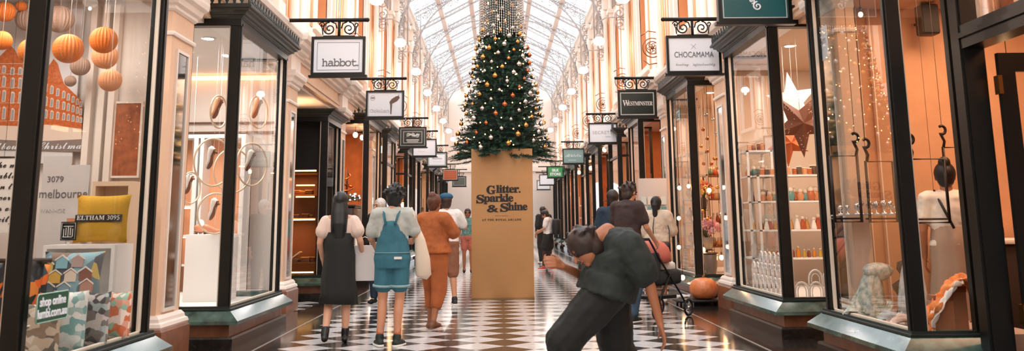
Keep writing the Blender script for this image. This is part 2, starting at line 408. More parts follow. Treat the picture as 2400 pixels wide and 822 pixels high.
RP = [(10.05, 'tan'), (14.35, 'cream'), (19.1, 'cream'), (24.1, 'orange'), (29.0, 'tan'), (33.9, 'orange'), (38.7, 'cream'), (43.5, 'tan'), (48.3, 'orange'), (53.1, 'cream')]
for y, c in LP: wallbox(-8, -3.22, y - .06, y + .06, 0, 3.45, RW[c], pname(nw[0]))
for y, c in RP: wallbox(3.42, 8, y - .06, y + .06, 0, 3.45, RW[c], pname(nw[0]))
prev = 0
for i, (y0, y1, c) in enumerate([(-4, 4.9, 'cream'), (4.9, 9.45, 'white'), (9.45, 14.25, 'white'), (14.25, 18.9, 'dark'), (18.9, 24.1, 'orange'), (24.1, 43.5, 'cream'), (43.5, 58, 'cream')]):
    wallbox(-6.1 if y0 < 14 else -5.2, -6.0 if y0 < 14 else -5.1, y0, y1, 0, 3.45, RW[c], 'wall_back_left_' + 'abcdefg'[i])
for i, (y0, y1, c) in enumerate([(-4, 10.05, 'tan'), (10.05, 14.35, 'cream'), (14.35, 19.1, 'cream'), (19.1, 43.5, 'tan'), (43.5, 58, 'cream')]):
    X = 6.6 if y0 < 10 else 5.2
    wallbox(X, X + .1, y0, y1, 0, 3.45, RW[c], 'wall_back_right_' + 'abcdefg'[i])
cw = MB(); cw.bb(-8, -3.25, -16, 58, 3.45, 3.5); cw.build('ceiling_left', RW['white'], kind='structure')
cw = MB(); cw.bb(3.45, 8, -4, 10.05, 3.45, 3.5); cw.bb(3.45, 8, 10.05, 58, 3.45, 3.5); cw.build('ceiling_right', mat('warm ceiling', '#D9B89A', .6), kind='structure')
# plain shopfronts beside and behind the camera
wallbox(-3.4, -3.25, -16, 5.9, 0, 3.5, RW['cream'], 'wall_left_front'); wallbox(3.55, 3.7, -16, 5.0, 0, 3.5, RW['cream'], 'wall_right_front')

# ================================================================ UPPER WALLS
ZW0, ZW1 = 4.05, 8.5
def upper(side):
    sg, XF, XP = SIDE[side]; T = TF(side); X = XP + .02
    # wall face with arched openings, one panel per module
    w = struct('wall_%s' % side); nseg = 10
    for k in range(-5, 10):
        yc = YK(k) + 2.4; m = MB(T); hw = .62; zb = 4.65; zs = 6.35
        ya, yb = YK(k), YK(k) + 4.8
        m.bb(X, X + .35, ya, yc - hw, ZW0, ZW1); m.bb(X, X + .35, yc + hw, yb, ZW0, ZW1); m.bb(X, X + .35, yc - hw, yc + hw, ZW0, zb)
        arc = [(yc - hw * math.cos(PI * i / nseg), zs + hw * 1.15 * math.sin(PI * i / nseg)) for i in range(nseg + 1)]
        for i in range(nseg):
            (a0, z0), (a1, z1) = arc[i], arc[i + 1]
            m.add([(x, y, z) for x in (X, X + .35) for y, z in ((a0, z0), (a1, z1), (a1, ZW1), (a0, ZW1))], [(0, 1, 2, 3), (7, 6, 5, 4), (0, 4, 5, 1), (1, 5, 6, 2), (2, 6, 7, 3), (3, 7, 4, 0)])
        m.build('wall_panel', peach, w)
        if k < -1: continue
        # reveal, its orange-lit look painted in apricot, and arched surround
        m = MB(T); pts = [(yc - hw, zb)] + arc + [(yc + hw, zb)]
        for i in range(len(pts) - 1):
            (a0, z0), (a1, z1) = pts[i], pts[i + 1]; e = .985
            f = lambda y, z: (yc + (y - yc) * e, z if z > zb + .01 else z + .01)
            b0, b1 = f(a0, z0), f(a1, z1); m.quad((X - .005, *b0), (X - .005, *b1), (X + .3, *b1), (X + .3, *b0))
        m.build('reveal', apricot, w)
        m = MB(T); prof = [(-.02, 0), (-.09, .02), (-.10, .10), (-.05, .13), (-.05, .2), (0, .22)]
        for i in range(len(pts) - 1):
            def off(j, d):
                p = Vector(pts[j]); a = Vector(pts[max(j - 1, 0)]); b = Vector(pts[min(j + 1, len(pts) - 1)]); t = (b - a).normalized(); nrm = Vector((-t.y, t.x)); return p + nrm * d
            vs = [(X + q[0], *off(j, q[1])) for j in (i, i + 1) for q in prof]; n = len(prof)
            m.add(vs, [(q, q + 1, n + q + 1, n + q) for q in range(n - 1)])
        m.bb(X - .12, X + .02, yc - hw - .28, yc + hw + .28, zb - .12, zb); m.build('surround', cream, w)
        # sash: glass with slanting apricot shutters
        m = MB(T); m.bb(X + .3, X + .32, yc - hw, yc + hw, zb, zs + hw * 1.15); m.build('window_pane', mat('clerestory glass', '#DCD6D0', .1), w)
        m = MB(T)
        for y in (yc - .2, yc + .2): m.bb(X + .24, X + .3, y - .025, y + .025, zb, zs + .5)
        for z in (5.4, 6.2): m.bb(X + .24, X + .3, yc - hw, yc + hw, z, z + .05)
        m.build('window_frame', apricot, w)
        # flanking half pilasters with panels
        for s in (-1, 1):
            m = MB(T); y = yc + s * 1.25; m.bb(X - .10, X + .01, y - .17, y + .17, 4.1, 7.9); m.bb(X - .14, X + .01, y - .21, y + .21, 4.1, 4.4); m.bb(X - .16, X + .01, y - .23, y + .23, 7.3, 7.42); m.bb(X - .19, X + .01, y - .26, y + .26, 7.85, 8.0)
            m.build('upper_pilaster', cream, w)
            m = MB(T); m.bb(X - .112, X - .09, y - .09, y + .09, 4.5, 7.2); m.build('pilaster_panel', apricot, w)
        # slender paired columns over the lamp
        y = YK(k)
        for dy in (-.28, .28):
            m = MB(T); m.lathe([(.10, 4.1), (.10, 4.25), (.07, 4.3), (.075, 5.2), (.06, 7.2), (.1, 7.3), (.13, 7.5), (.13, 7.6)], (X - .13, y + dy, 0), 10); m.build('column', cream, w)
        m = MB(T); m.bb(X - .2, X + .01, y - .45, y + .45, 7.6, 8.0); m.bb(X - .28, X + .01, y - .5, y + .5, 8.0, 8.12); m.build('column_block', cream, w)
        m = MB(T); m.bb(X - .02, X + .01, y - .16, y + .16, 4.4, 7.2); m.build('column_back', apricot, w)
        # clerestory lattice strip above the arch
        m = MB(T)
        for i in range(9): yy = yc - .9 + i * .225; m.bb(X - .03, X + .0, yy - .012, yy + .012, 7.45, 8.2)
        for z in (7.45, 7.7, 7.95, 8.2): m.bb(X - .03, X, yc - .9, yc + .9, z - .012, z + .012)
        m.build('lattice', giron, w)
    m = MB(T); m.sweep([(0, 8.2), (.05, 8.2), (.08, 8.26), (.16, 8.3), (.2, 8.4), (.26, 8.44), (.26, 8.52), (0, 8.54)], [(X, -16), (X, 58)], [(-1, 0), (-1, 0)]); m.build('top_cornice', cream, w)
upper('left'); upper('right')

# ================================================================ ROOF
roof = struct('ceiling', (AX + .05, 0, 8.5)); RC = AX + .05
HW = 3.32; RZ = 8.55; RH = 1.75                     # half width, springing, rise
gm = bpy.data.materials.new('frosted roof glass'); gm.use_nodes = True; nt = gm.node_tree; nt.nodes.clear()
o_ = nt.nodes.new('ShaderNodeOutputMaterial'); t_ = nt.nodes.new('ShaderNodeBsdfTransparent'); t_.inputs[0].default_value = (1, 1, 1, 1)
l_ = nt.nodes.new('ShaderNodeBsdfTranslucent'); l_.inputs[0].default_value = (.9, .92, .94, 1); x_ = nt.nodes.new('ShaderNodeMixShader'); x_.inputs[0].default_value = .35
nt.links.new(t_.outputs[0], x_.inputs[1]); nt.links.new(l_.outputs[0], x_.inputs[2]); nt.links.new(x_.outputs[0], o_.inputs[0])
def rp(s, t): return (s * HW * (1 - t), RZ - 8.5 + RH * t)        # point on the slope (relative)
for s in (-1, 1):
    a, b = rp(s, 0), rp(s, 1); m = MB(); m.quad((a[0], -16, a[1] + .12), (a[0], 58, a[1] + .12), (b[0], 58, b[1] + .12), (b[0], -16, b[1] + .12)); m.build('roof_glass', gm, roof)
    m = MB(); n = 0; y = -16
    while y < 57.5:
        m.tube([(a[0], y, a[1] + .1), (b[0], y, b[1] + .1)], .013, 4, smooth=False); y += .3
    m.build('glazing_bar', giron, roof)
    for t in (.33, .66):
        p = rp(s, t); m = MB(); m.bb(p[0] - .09, p[0] + .09, -16, 58, p[1] - .12, p[1] + .1); m.build('purlin', mat('pale pink purlin', '#E9DAD3', .5), roof)
m = MB(); m.bb(-.08, .08, -16, 58, RH - .1, RH + .22); m.build('ridge', giron, roof)
def rib(yc):
    m = MB()
    for s in (-1, 1):
        a, b = rp(s, 0), rp(s, 1)
        top = [(a[0] + (b[0] - a[0]) * i / 20, yc, a[1] + (b[1] - a[1]) * i / 20) for i in range(21)]
        # lower chord: gently arched
        low = [(p[0], yc, p[2] - .16 - .0 * i) for i, p in enumerate(top)]
        m.tube(top, .03, 5); m.tube(low, .025, 5)
        for i in range(20):
            m.tube([top[i], low[i + 1]], .010, 4, smooth=False); m.tube([low[i], top[i + 1]], .010, 4, smooth=False)
    return m.build('rib', giron, roof)
def spandrel(yc, s):
    """openwork iron bracket between wall and rib"""
    m = MB(); W = HW - .1; zt = RZ - 8.5
    arc = []
    for i in range(19):
        t = i / 18; a = t * PI / 2
        arc.append((s * (W - 2.35 * (1 - math.cos(a))), yc, zt - 2.3 + (2.3 + .85) * math.sin(a)))
    m.tube(arc, .035, 5)
    m.tube([(s * W, yc, zt - 2.6), (s * W, yc, zt)], .04, 5)
    # scrolls fill
    rng = random.Random(3)
    for i in range(2, 15):
        p = arc[i]; xo = s * W; topz = zt + (W - abs(p[0])) * RH / HW
        gap = abs(xo - p[0]); h = topz - p[2]
        n = max(1, int(gap / .3))
        for j in range(n):
            cx = p[0] + (xo - p[0]) * (j + .5) / n; r = min(.15, .12 + gap * .02)
            m.tube(spiral((cx, yc, p[2] + .08), r, 1.6, rng.uniform(0, 6), rng.choice((-1, 1)), 16), .012, 4)
    for i in range(8):
        x = s * (W - .3 - i * .27); zz = zt + (W - abs(x)) * RH / HW
        m.tube(spiral((x, yc, zz - .22), .14, 1.5, i, (-1) ** i, 16), .012, 4)
    m.tube([(s * (W - .35), yc, zt - 1.9), (s * (W - .35), yc, zt + .1)], .02, 4)
    for i in range(7): m.tube(spiral((s * (W - .17), yc, zt - 2.3 + i * .3), .14, 1.4, i * 1.3, (-1) ** i, 16), .014, 4)
    return m.build('iron_bracket', giron, roof)
for k in range(-1, 10):
    r0 = rib(YK(k)); rib(YK(k) + 2.4)
    spandrel(YK(k), -1); spandrel(YK(k), 1)

# end wall with an arched opening to the bright street
e = struct('wall_far'); m = MB(); Y = 57; aw = 1.15; seg = 14
m.bb(-8, AX - aw, Y, Y + .4, 0, 10.6); m.bb(AX + aw, 8, Y, Y + .4, 0, 10.6)
arc = [(AX - aw * math.cos(PI * i / seg), 2.9 + aw * .6 * math.sin(PI * i / seg)) for i in range(seg + 1)]
for i in range(seg):
    (a0, z0), (a1, z1) = arc[i], arc[i + 1]
    m.add([(x, y, z) for y in (Y, Y + .4) for x, z in ((a0, z0), (a1, z1), (a1, 10.6), (a0, 10.6))], [(0, 1, 2, 3), (7, 6, 5, 4), (0, 4, 5, 1), (1, 5, 6, 2), (2, 6, 7, 3), (3, 7, 4, 0)])
m.build('wall_panel', mat('pale end wall', '#F2E4D8', .7), e)
m = MB(); m.tube([(AX - 2.3 * math.cos(PI * i / 16), Y - .05, 5.0 + 2.6 * math.sin(PI * i / 16)) for i in range(17)], .12, 6); m.bb(AX - 3.1, AX + 3.2, Y - .15, Y, 4.2, 4.5); m.build('arch_moulding', cream, e)
wallbox(-8, 8, -16.3, -16, 0, 10.6, RW['cream'], 'wall_near')
# ================================================================ HANGING LAMPS on wall brackets
opal = emit('opal lamp glass', '#FFEBD8', 5.0)
def wall_lamp(side):
    sg, XF, XP = SIDE[side]; lx = 2.5 if side == 'left' else 2.6; arm = XP - lx
    t = thing('wall_lamp', '', 'lamp', (sg * lx, 0, 5.8))
    T = lambda p: (sg * p.x, p.y, p.z)
    m = MB(T); m.lathe([(.02, .12), (.06, .11), (.12, .06), (.15, .0), (.14, -.05), (.10, -.09), (.03, -.105)], (0, 0, 0), 18); m.build('globe', opal, t)
    m = MB(T); m.lathe([(.012, .5), (.012, .2), (.05, .17), (.085, .12), (.085, .09), (.02, .085)], (0, 0, 0), 12); m.build('cap', giron, t)
    m = MB(T); m.tube([(0, 0, .5), (.2, 0, .62), (arm, 0, .62)], .018, 6)
    m.tube(spiral((arm - .22, 0, .42), .17, 1.4, PI / 2, -1, 20), .012, 5)
    m.tube([(arm - .02, 0, -.95), (arm - .02, 0, .7)], .02, 6); m.build('arm', giron, t)
    m = MB(T); br = mat('bronze scrollwork', '#8E5B3C', .4, metal=.6)
    c = (arm - .22, 0, -1.05)
    for r in (.2, .13): m.tube([(c[0] + r * math.cos(2 * PI * i / 24), 0, c[2] + r * math.sin(2 * PI * i / 24)) for i in range(24)], .012, 5, closed=True)
    for i in range(6): m.tube(spiral((c[0] + .06 * math.cos(i * PI / 3), 0, c[2] + .06 * math.sin(i * PI / 3)), .05, 1.2, i, 1, 10), .009, 4)
    m.tube([(arm, 0, -.75), (arm - .3, 0, -.7), (arm - .45, 0, -.8)], .012, 5); m.tube([(arm, 0, -1.35), (arm - .3, 0, -1.4), (arm - .42, 0, -1.3)], .012, 5)
    m.ball(c, .03, 8, 6); m.build('scroll_ring', br, t)
    return t
ords = ['first', 'second', 'third', 'fourth', 'fifth', 'sixth', 'seventh', 'eighth', 'ninth', 'tenth', 'eleventh', 'twelfth']
for side in ('left', 'right'):
    L0 = wall_lamp(side)
    for k in range(2, 10):
        o = L0 if k == 2 else dup(L0)
        o.location = (L0.location.x, YK(k), 5.8)
        tag(o, 'glowing white globe lamp on the %s upper wall, %s one from the front' % (side, ords[k - 2]), 'lamp', 'globe lamps along the upper walls')
        point('lamp_light', (L0.location.x, YK(k), 5.66), 66, '#FFF0E4', .03)
for k in (-4, -3, -2, -1, 0, 1):
    for sx in (-2.4, 2.5): point('lamp_light', (sx, YK(k), 5.66), 66, '#FFF0E4', .03)  # lamp row continued out of view without globes; rear ones added to brighten signs

# ================================================================ HANGING SIGNS
signW = mat('white sign face', '#F2F7FF', .35)
ink = mat('grey ink', '#6E6A6C', .5); inkl = mat('pale ink', '#B9B4B6', .5); inkd = mat('dark ink', '#2A2625', .5)
def sign(side, Y, x0, x1, label, face, border=None, bar_in=None, z1=3.81, z0=3.26, scroll=iron):
    sg, XF, XP = SIDE[side]; cx = (x0 + x1) / 2; w_ = abs(x1 - x0); hh = z1 - z0
    t = thing('hanging_sign', label, 'sign', (cx, Y, z0 - .02), 0, 'shop signs hanging over the aisle')
    dz = -(z0 - .02)
    m = MB(); xw = sg * (XP + .1) - cx; xe = bar_in - cx; zb = 4.05 + dz
    m.tube([(xw, 0, zb), (xe, 0, zb)], .028, 8); m.ball((xe, 0, zb), .032, 8, 6); m.ball((xw, 0, zb), .06, 8, 6); m.build('bracket_bar', iron, t)
    m = MB(); zt = z1 + dz
    m.tube([(0, 0, zt), (0, 0, zb)], .02, 6); m.bb(-.22, .22, -.012, .012, zt, zt + .02)
    for s in (-1, 1):
        m.tube(spiral((s * .135, 0, zt + .115), .095, 1.6, PI / 2 if s > 0 else PI / 2, -s, 28), .010, 5)
        m.tube([(s * .03, 0, zt + .12), (s * .05, 0, zt + .19), (s * .11, 0, zt + .215)], .010, 5)
        m.tube(spiral((s * .235, 0, zt + .175), .04, 1.2, PI, s, 14), .009, 5)
        m.tube([(s * .225, 0, zt + .03), (s * .235, 0, zt + .12), (s * .26, 0, zt + .17)], .008, 5)
    m.build('scroll_bracket', scroll, t)
    m = MB(); e = .035
    m.frm(-w_ / 2, w_ / 2, z0 + dz + .011, z1 + dz, e, -.04, .04)
    m.bb(-w_ / 2 - .03, w_ / 2 + .03, -.05, .05, z0 + dz - .02, z0 + dz + .01)
    m.build('frame', blackp, t)
    m = MB(); m.bb(-w_ / 2 + e, w_ / 2 - e, -.022, .022, z0 + dz + e, z1 + dz - e); m.build('face', face, t)
    if border:
        for ins, bm_, th in border:
            m = MB()
            m.frm(-w_ / 2 + ins, w_ / 2 - ins, z0 + dz + ins, z1 + dz - ins, th, -.026, -.021)
            m.build('border_line', bm_, t)
    t['hc'] = 0
    return t, (z0 + z1) / 2 + dz, -.025
def LS(Y, label, face=signW, border=None, xc=-2.21, **k): return sign('left', Y, xc - .372, xc + .372, label, face, border, xc + .39, **k)
def RS(Y, label, face=signW, border=None, xc=2.75, **k): return sign('right', Y, xc - .385, xc + .385, label, face, border, xc - .41, **k)
thin = [(.075, ink, .004)]
s, zc, fy = LS(13.15, 'white hanging sign reading habbot in thin grey letters', border=[(.08, ink, .005)])
text(typew('habbot.'), ink, s, (.03, fy, zc - .14), .165, sx=.95, space=.82, off=.0008)
s, zc, fy = LS(18.7, 'white chocolate shop sign with a drawing of a dripping brown spoon', border=[(.045, ink, .006)])
text(typew('Chokolart'), inkl, s, (-.10, fy, zc - .15), .1, sx=.8, space=.85)
m = MB(); br = mat('chocolate brown print', '#6B5348', .5)
m.prism([(.10, zc), (.085, zc + .05), (.13, zc + .11), (.21, zc + .16), (.27, zc + .17), (.285, zc + .13), (.24, zc + .07), (.17, zc + .03), (.14, zc + .02), (.125, zc - .19), (.108, zc - .19)], 'y', fy - .001, fy + .002); m.tube([(.24, fy, zc + .13), (.27, fy, zc + .2)], .004, 5); m.build('spoon_print', br, s)
m = MB(); m.tube([(-.24 + .045 * math.cos(i * PI / 8), fy, zc + .13 + .045 * math.sin(i * PI / 8)) for i in range(16)], .002, 4, closed=True); m.bb(-.275, -.205, fy - .002, fy, zc + .125, zc + .14); m.build('round_emblem', inkd, s)
dkf = mat('black sign face', '#20231F', .3); pale = mat('pale silver print', '#C9CCC6', .4)
s, zc, fy = LS(25.95, 'black sign with a pale scrolling emblem and double silver border', dkf, [(.045, pale, .012), (.12, pale, .012)], xc=-2.31)
m = MB()
for i in range(3): m.tube(spiral((-.12 + i * .12, fy, zc + .05), .055, 1.3, i * 2, (-1) ** i, 14), .016, 5)
m.tube([(-.18, fy, zc), (-.05, fy, zc + .07), (.05, fy, zc + .02), (.19, fy, zc + .08)], [.01, .03, .03, .01], 6); m.bb(-.17, .17, fy - .002, fy, zc - .09, zc - .06); m.bb(-.15, .15, fy - .002, fy, zc - .13, zc - .11); m.build('emblem', pale, s)
s, zc, fy = LS(29.7, 'plain white sign half hidden behind the black emblem sign', xc=-2.28)
text('————', inkl, s, (-.08, fy, zc - .12), .05)
s, zc, fy = LS(35.3, 'white sign with a wide grey green border and small text', border=[(.035, mat('grey green print', '#9FB0A8', .5), .05)], xc=-2.25)
text(script('Creative'), ink, s, (0, fy, zc + .02), .1); text('——————', inkl, s, (0, fy, zc - .08), .05)
s, zc, fy = LS(46.6, 'small rust orange sign with a pale border beyond the white ones', mat('rust sign face', '#B4572F', .4), [(.04, pale, .02)], xc=-2.33)
for i in range(3): text('———————', mat('cream print', '#E8B48C', .5), s, (0, fy, zc + .08 - i * .09), .06)
s, zc, fy = LS(51.5, 'farthest dark grey sign on the left under the rust one', mat('dark grey sign face', '#5B5F5A', .4), [(.06, pale, .015)], xc=-2.1, z1=3.7, z0=3.15)
teal = mat('teal sign face', '#1E5A5E', .3)
s, zc, fy = RS(9.75, 'large teal sign with a white scroll emblem cut by the top edge', teal, [(.05, pale, .010)], xc=2.68)
m = MB(); wp = signW
m.tube(spiral((.03, fy, zc - .10), .05, 1.4, PI / 2, 1, 18), .010, 5); m.tube(spiral((-.03, fy, zc - .04), .035, 1.3, -PI / 2, 1, 14), .008, 5); m.tube([(.0, fy, zc - .08), (-.03, fy, zc + .02), (.05, fy, zc + .1), (.02, fy, zc + .2)], [.006, .014, .012, .004], 6); m.tube([(-.05, fy, zc - .04), (.02, fy, zc - .02), (.09, fy, zc + .03)], [.004, .009, .004], 6); m.build('emblem', wp, s)
s, zc, fy = RS(13.27, 'white hanging sign reading CHOCAMAMA in grey capitals')
text('CHOCAMAMA', ink, s, (0, fy, zc - .035), .115, sx=.74, off=0); text(script('healing'), inkl, s, (-.17, fy, zc - .15), .055); text('by', inkl, s, (0, fy, zc - .15), .04); text(script('spirituality'), inkl, s, (.15, fy, zc - .15), .055)
m = MB(); m.bb(-.05, .05, fy - .002, fy, zc + .118, zc + .123); m.v = [(p[0] * math.cos(.8) - (p[2] - zc - .12) * math.sin(.8), p[1], zc + .12 + p[0] * math.sin(.8) + (p[2] - zc - .12) * math.cos(.8)) for p in m.v]
k0 = list(m.v); m.add([(-p[0], p[1], p[2]) for p in k0], list(m.f)); m.build('crossed_mark', inkl, s)
s, zc, fy = RS(18.9, 'black sign reading WESTMINSTER in white serif capitals', mat('deep green black sign face', '#14211C', .3), [(.05, pale, .018)])
text(bold('W'), mat('white print', '#F2F2EE', .5), s, (-.225, fy, zc - .045), .17, sx=.8); text(bold('ESTMINSTER'), _mats['white print'], s, (.06, fy, zc - .035), .115, sx=.70, space=.9)
s, zc, fy = RS(25.3, 'white sign reading SECRETS in faint grey capitals')
text('SECRETS', inkl, s, (-.02, fy, zc - .02), .12, space=1.15); text(script('ladies'), inkl, s, (.13, fy, zc - .1), .05)
s, zc, fy = RS(34.2, 'pale teal sign with faint white script lettering', mat('pale teal sign face', '#86A9A8', .35), xc=2.65)
text(script('Athletic'), signW, s, (0, fy, zc - .02), .17, sx=.9); text(script('ancora'), signW, s, (-.05, fy, zc - .15), .09)
s, zc, fy = RS(45.0, 'bright green sign reading SILK STORE in white', mat('green sign face', '#3F9A5C', .35), [(.04, mat('dark green print', '#2C7A48', .4), .02)], xc=2.63)
text('SILK', signW, s, (0, fy, zc + .03), .17, off=.006); text('STORE', signW, s, (0, fy, zc - .15), .17, off=.006)
s, zc, fy = RS(49.5, 'plain white sign just behind the green one', xc=2.45, z1=3.65, z0=3.1)
s, zc, fy = RS(55.5, 'plain white sign lowest and farthest on the right', xc=2.55, z1=3.62, z0=3.07)

# ================================================================ BOX PLINTH
bx, by = .053, 16.45; BW = 1.04; BH = 2.49
t = thing('tree_plinth', 'tall kraft brown square plinth with black Glitter Sparkle lettering under the tree', 'plinth', (bx, by + BW / 2, 0))
kraft = mat('kraft brown board', '#B98956', .55, var=.07, vs=1.6)
m = MB(); m.rbox(-BW / 2, BW / 2, -BW / 2, BW / 2, .0, BH, .006); m.build('board_casing', kraft, t)
m = MB(); m.bb(-BW / 2 - .004, BW / 2 + .004, -BW / 2 - .004, -BW / 2 + .006, 0, .035); m.build('foot_strip', mat('darker kraft strip', '#8D6A3E', .6), t)
bk = mat('black vinyl lettering', '#1B1410', .5); f_ = -BW / 2 - .003
def pxz(u, v): return ((u - 1177.5) / 145 * BW, (702.5 - v) / 354 * BH)
def T_(s_, u, v, hpx, wpx, of=.006):
    x, z = pxz(u, v); size = hpx / 354 * BH / .66
    o = text(bold(s_), bk, t, (x, f_, z), size, off=of, align='LEFT', space=.9)
    bpy.context.view_layer.update(); ww = o.dimensions.x
    if ww > 0: o.scale = (wpx / 145 * BW / ww, 1, 1)
    return o
T_('G', 1140, 456, 18, 22, .0045); T_('litter.', 1163, 453.5, 17, 58, .004)
T_('S', 1115, 477.5, 18, 19, .0045); T_('parkle', 1134, 474.5, 17, 70, .004)
T_('&', 1141, 499, 16, 28, .004); T_('S', 1171, 498, 18, 20, .0045); T_('hine', 1191, 495, 17, 46, .004)
x, z = pxz(1176, 508); m = MB(); m.bb(x - .11, x + .11, f_ - .001, f_, z - .002, z + .002); m.build('rule_line', bk, t)
o = text(bold('AT THE ROYAL ARCADE'), bk, t, (pxz(1176, 520)[0], f_, pxz(1176, 519.5)[1]), .045, space=1.25); o.scale = (1.05, 1, 1)

# ================================================================ CHRISTMAS TREE
tx, ty = .07, 17.0; tz = 2.46
tree = thing('christmas_tree', 'tall dark green Christmas tree standing on the brown plinth', 'tree', (tx, ty, tz))
needle = mat('fir needles', '#16352A', .6, var=.35, vs=5, sub='#2C5A45')
def tr(z):  # radius of crown over height above the plinth top
    pts = [(-.05, .80), (.1, .83), (.35, .76), (.8, .66), (1.3, .56), (1.8, .46), (2.2, .36), (2.6, .30), (3.1, .26), (3.6, .20), (4.3, .08), (4.6, .02)]
    for (a, ra), (b, rb) in zip(pts, pts[1:]):
        if a <= z <= b: return ra + (rb - ra) * (z - a) / (b - a)
    return .02
rng = random.Random(11)
fo = MB()
def sprig(p, d, L, w0=.05):
    """a needle covered twig: crossed rows of thin needles"""
    d = d.normalized(); a = d.cross(Vector((0, 0, 1))); a = a.normalized() if a.length > .01 else Vector((1, 0, 0)); b = d.cross(a)
    n = max(5, int(L / .016)); vs = []; fs = []
    for i in range(n):
        q = p + d * (L * i / n); w1 = w0 * (1 - .55 * i / n)
        for k in range(3):
            th = rng.uniform(0, 2 * PI); o = a * math.cos(th) + b * math.sin(th); tip = q + o * w1 + d * w1 * .9; s2 = d.cross(o) * .0062
            j = len(vs); vs += [q - s2, q + s2, tip]; fs.append((j, j + 1, j + 2))
    fo.add(vs, fs)
for i in range(2300):
    u = rng.random(); z = -.05 + 4.5 * (1 - (1 - u) ** .62)
    th = rng.uniform(0, 2 * PI); R0 = tr(z) * rng.uniform(.6, .97) * (1 + .10 * math.sin(z * 9 + 2 * th)); dirv = Vector((math.cos(th), math.sin(th), rng.uniform(-.35, .45)))
    L = rng.uniform(.14, .26); p = Vector((math.cos(th) * (R0 - L * .6), math.sin(th) * (R0 - L * .6), z)); sprig(p, dirv, L)
    if rng.random() < .7: sprig(p, dirv + Vector((rng.uniform(-.7, .7), rng.uniform(-.7, .7), .1)), L * .8)
for i in range(60):   # long lower boughs overhanging the plinth
    th = rng.uniform(0, 2 * PI); z = rng.uniform(-.12, .25); d = Vector((math.cos(th), math.sin(th), -.15)); 
    for j in range(3): sprig(Vector((math.cos(th) * .5, math.sin(th) * .5, z)) + d * .12 * j, d + Vector((rng.uniform(-.3, .3), rng.uniform(-.3, .3), 0)), .24, .06)
fo.build('foliage', needle, tree)
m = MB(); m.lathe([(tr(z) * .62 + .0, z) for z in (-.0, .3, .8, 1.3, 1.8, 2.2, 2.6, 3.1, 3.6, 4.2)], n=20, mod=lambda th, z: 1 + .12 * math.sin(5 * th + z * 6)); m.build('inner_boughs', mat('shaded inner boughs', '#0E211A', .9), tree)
m = MB(); m.cyl((0, 0, 0), (0, 0, 4.4), .05, .01); m.build('trunk', mat('bark', '#3B2A1E', .8), tree)
bproto = {}
def bauble(kind, m_):
    b = MB(); b.ball((0, 0, 0), .043, 14, 10); me = b.build('bauble', m_); c = MB(); c.cyl((0, 0, .04), (0, 0, .055), .011, .009, 8); c.build('cap', gold, me); return me
kinds = [('gold', gold), ('silver', silver), ('copper', copper)]
n = 0
zs = [(.02 + 2.95 * (i / 149) ** 1.0) for i in range(150)]
for i, z in enumerate(zs):
    th = -PI / 2 + ((i * 2.399963) % (2 * PI) - PI) * .62        # the camera side and both flanks
    r = tr(z) * 1.0 + .02
    nm, mm = kinds[(0, 1, 0, 1, 0, 1, 2, 1)[(i * 5) % 8]]
    p = (tx + r * math.cos(th), ty + r * math.sin(th), tz + z)
    lab = 'shiny round %s bauble hanging on the tall dark green Christmas tree' % nm
    if nm not in bproto: o = bauble(nm, mm); bproto[nm] = o
    else: o = dup(bproto[nm])
    o.name = 'bauble'
    o.location = p; s_ = .88 + .2 * math.sin(i * 1.7); o.scale = (s_,) * 3
    tag(o, lab, 'bauble', '%s baubles on the Christmas tree' % nm)
bulbm = emit('warm fairy bulb', '#FFC27A', 9.0)
for sidx in range(3):
    ls = thing('fairy_light_string', ['string of warm fairy lights wound round the lower tree', 'string of warm fairy lights wound round the middle of the tree', 'string of warm fairy lights wound round the upper tree'][sidx], 'string lights', (tx, ty, tz + [.05, 1.0, 1.9][sidx]))
    zA, zB = [(.05, 1.0), (1.0, 1.9), (1.9, 2.75)][sidx]; pr0 = None; wire = []
    N = 85
    for i in range(N):
        z = zA + (zB - zA) * i / N + rng.uniform(-.06, .06); th = i * 2.2 + rng.uniform(-.3, .3); r = tr(z) * 1.02 + rng.uniform(-.02, .03); p = (r * math.cos(th), r * math.sin(th), z - zA)
        if pr0 is None: b = MB(); b.ball((0, 0, 0), .011, 8, 6); pr0 = b.build('bulb', bulbm, ls, p)
        else: c = pr0.copy(); C.objects.link(c); c.parent = ls; c.location = p
    m = MB()
    m.tube([(tr(zA + (zB - zA) * i / 200) * .97 * math.cos(i * .35), tr(zA + (zB - zA) * i / 200) * .97 * math.sin(i * .35), (zB - zA) * i / 200) for i in range(201)], .003, 4); m.build('wire', dgreen, ls)
# curtain of silver strands around the treetop
m = MB(); cr = .40
for i in range(64):
    th = 2 * PI * i / 64; zb = 4.52 - tz + rng.uniform(-.05, .05); x, y = cr * math.cos(th), cr * math.sin(th)
    m.tube([(x, y, zb), (x * .98, y * .98, 6.2 - tz), (x * .9, y * .9, 9.6 - tz)], .006, 4)
    z = zb
    while z < 6.0 - tz: m.ball((x, y, z), .013, 5, 4); z += .045
o = m.build('bead_curtain', mat('silver beads', '#DDDEE0', .3, metal=.35), None, (tx, ty, tz)); tag(o, 'curtain of thin silver bead strands hanging round the treetop', 'bead curtain', None, 'stuff')
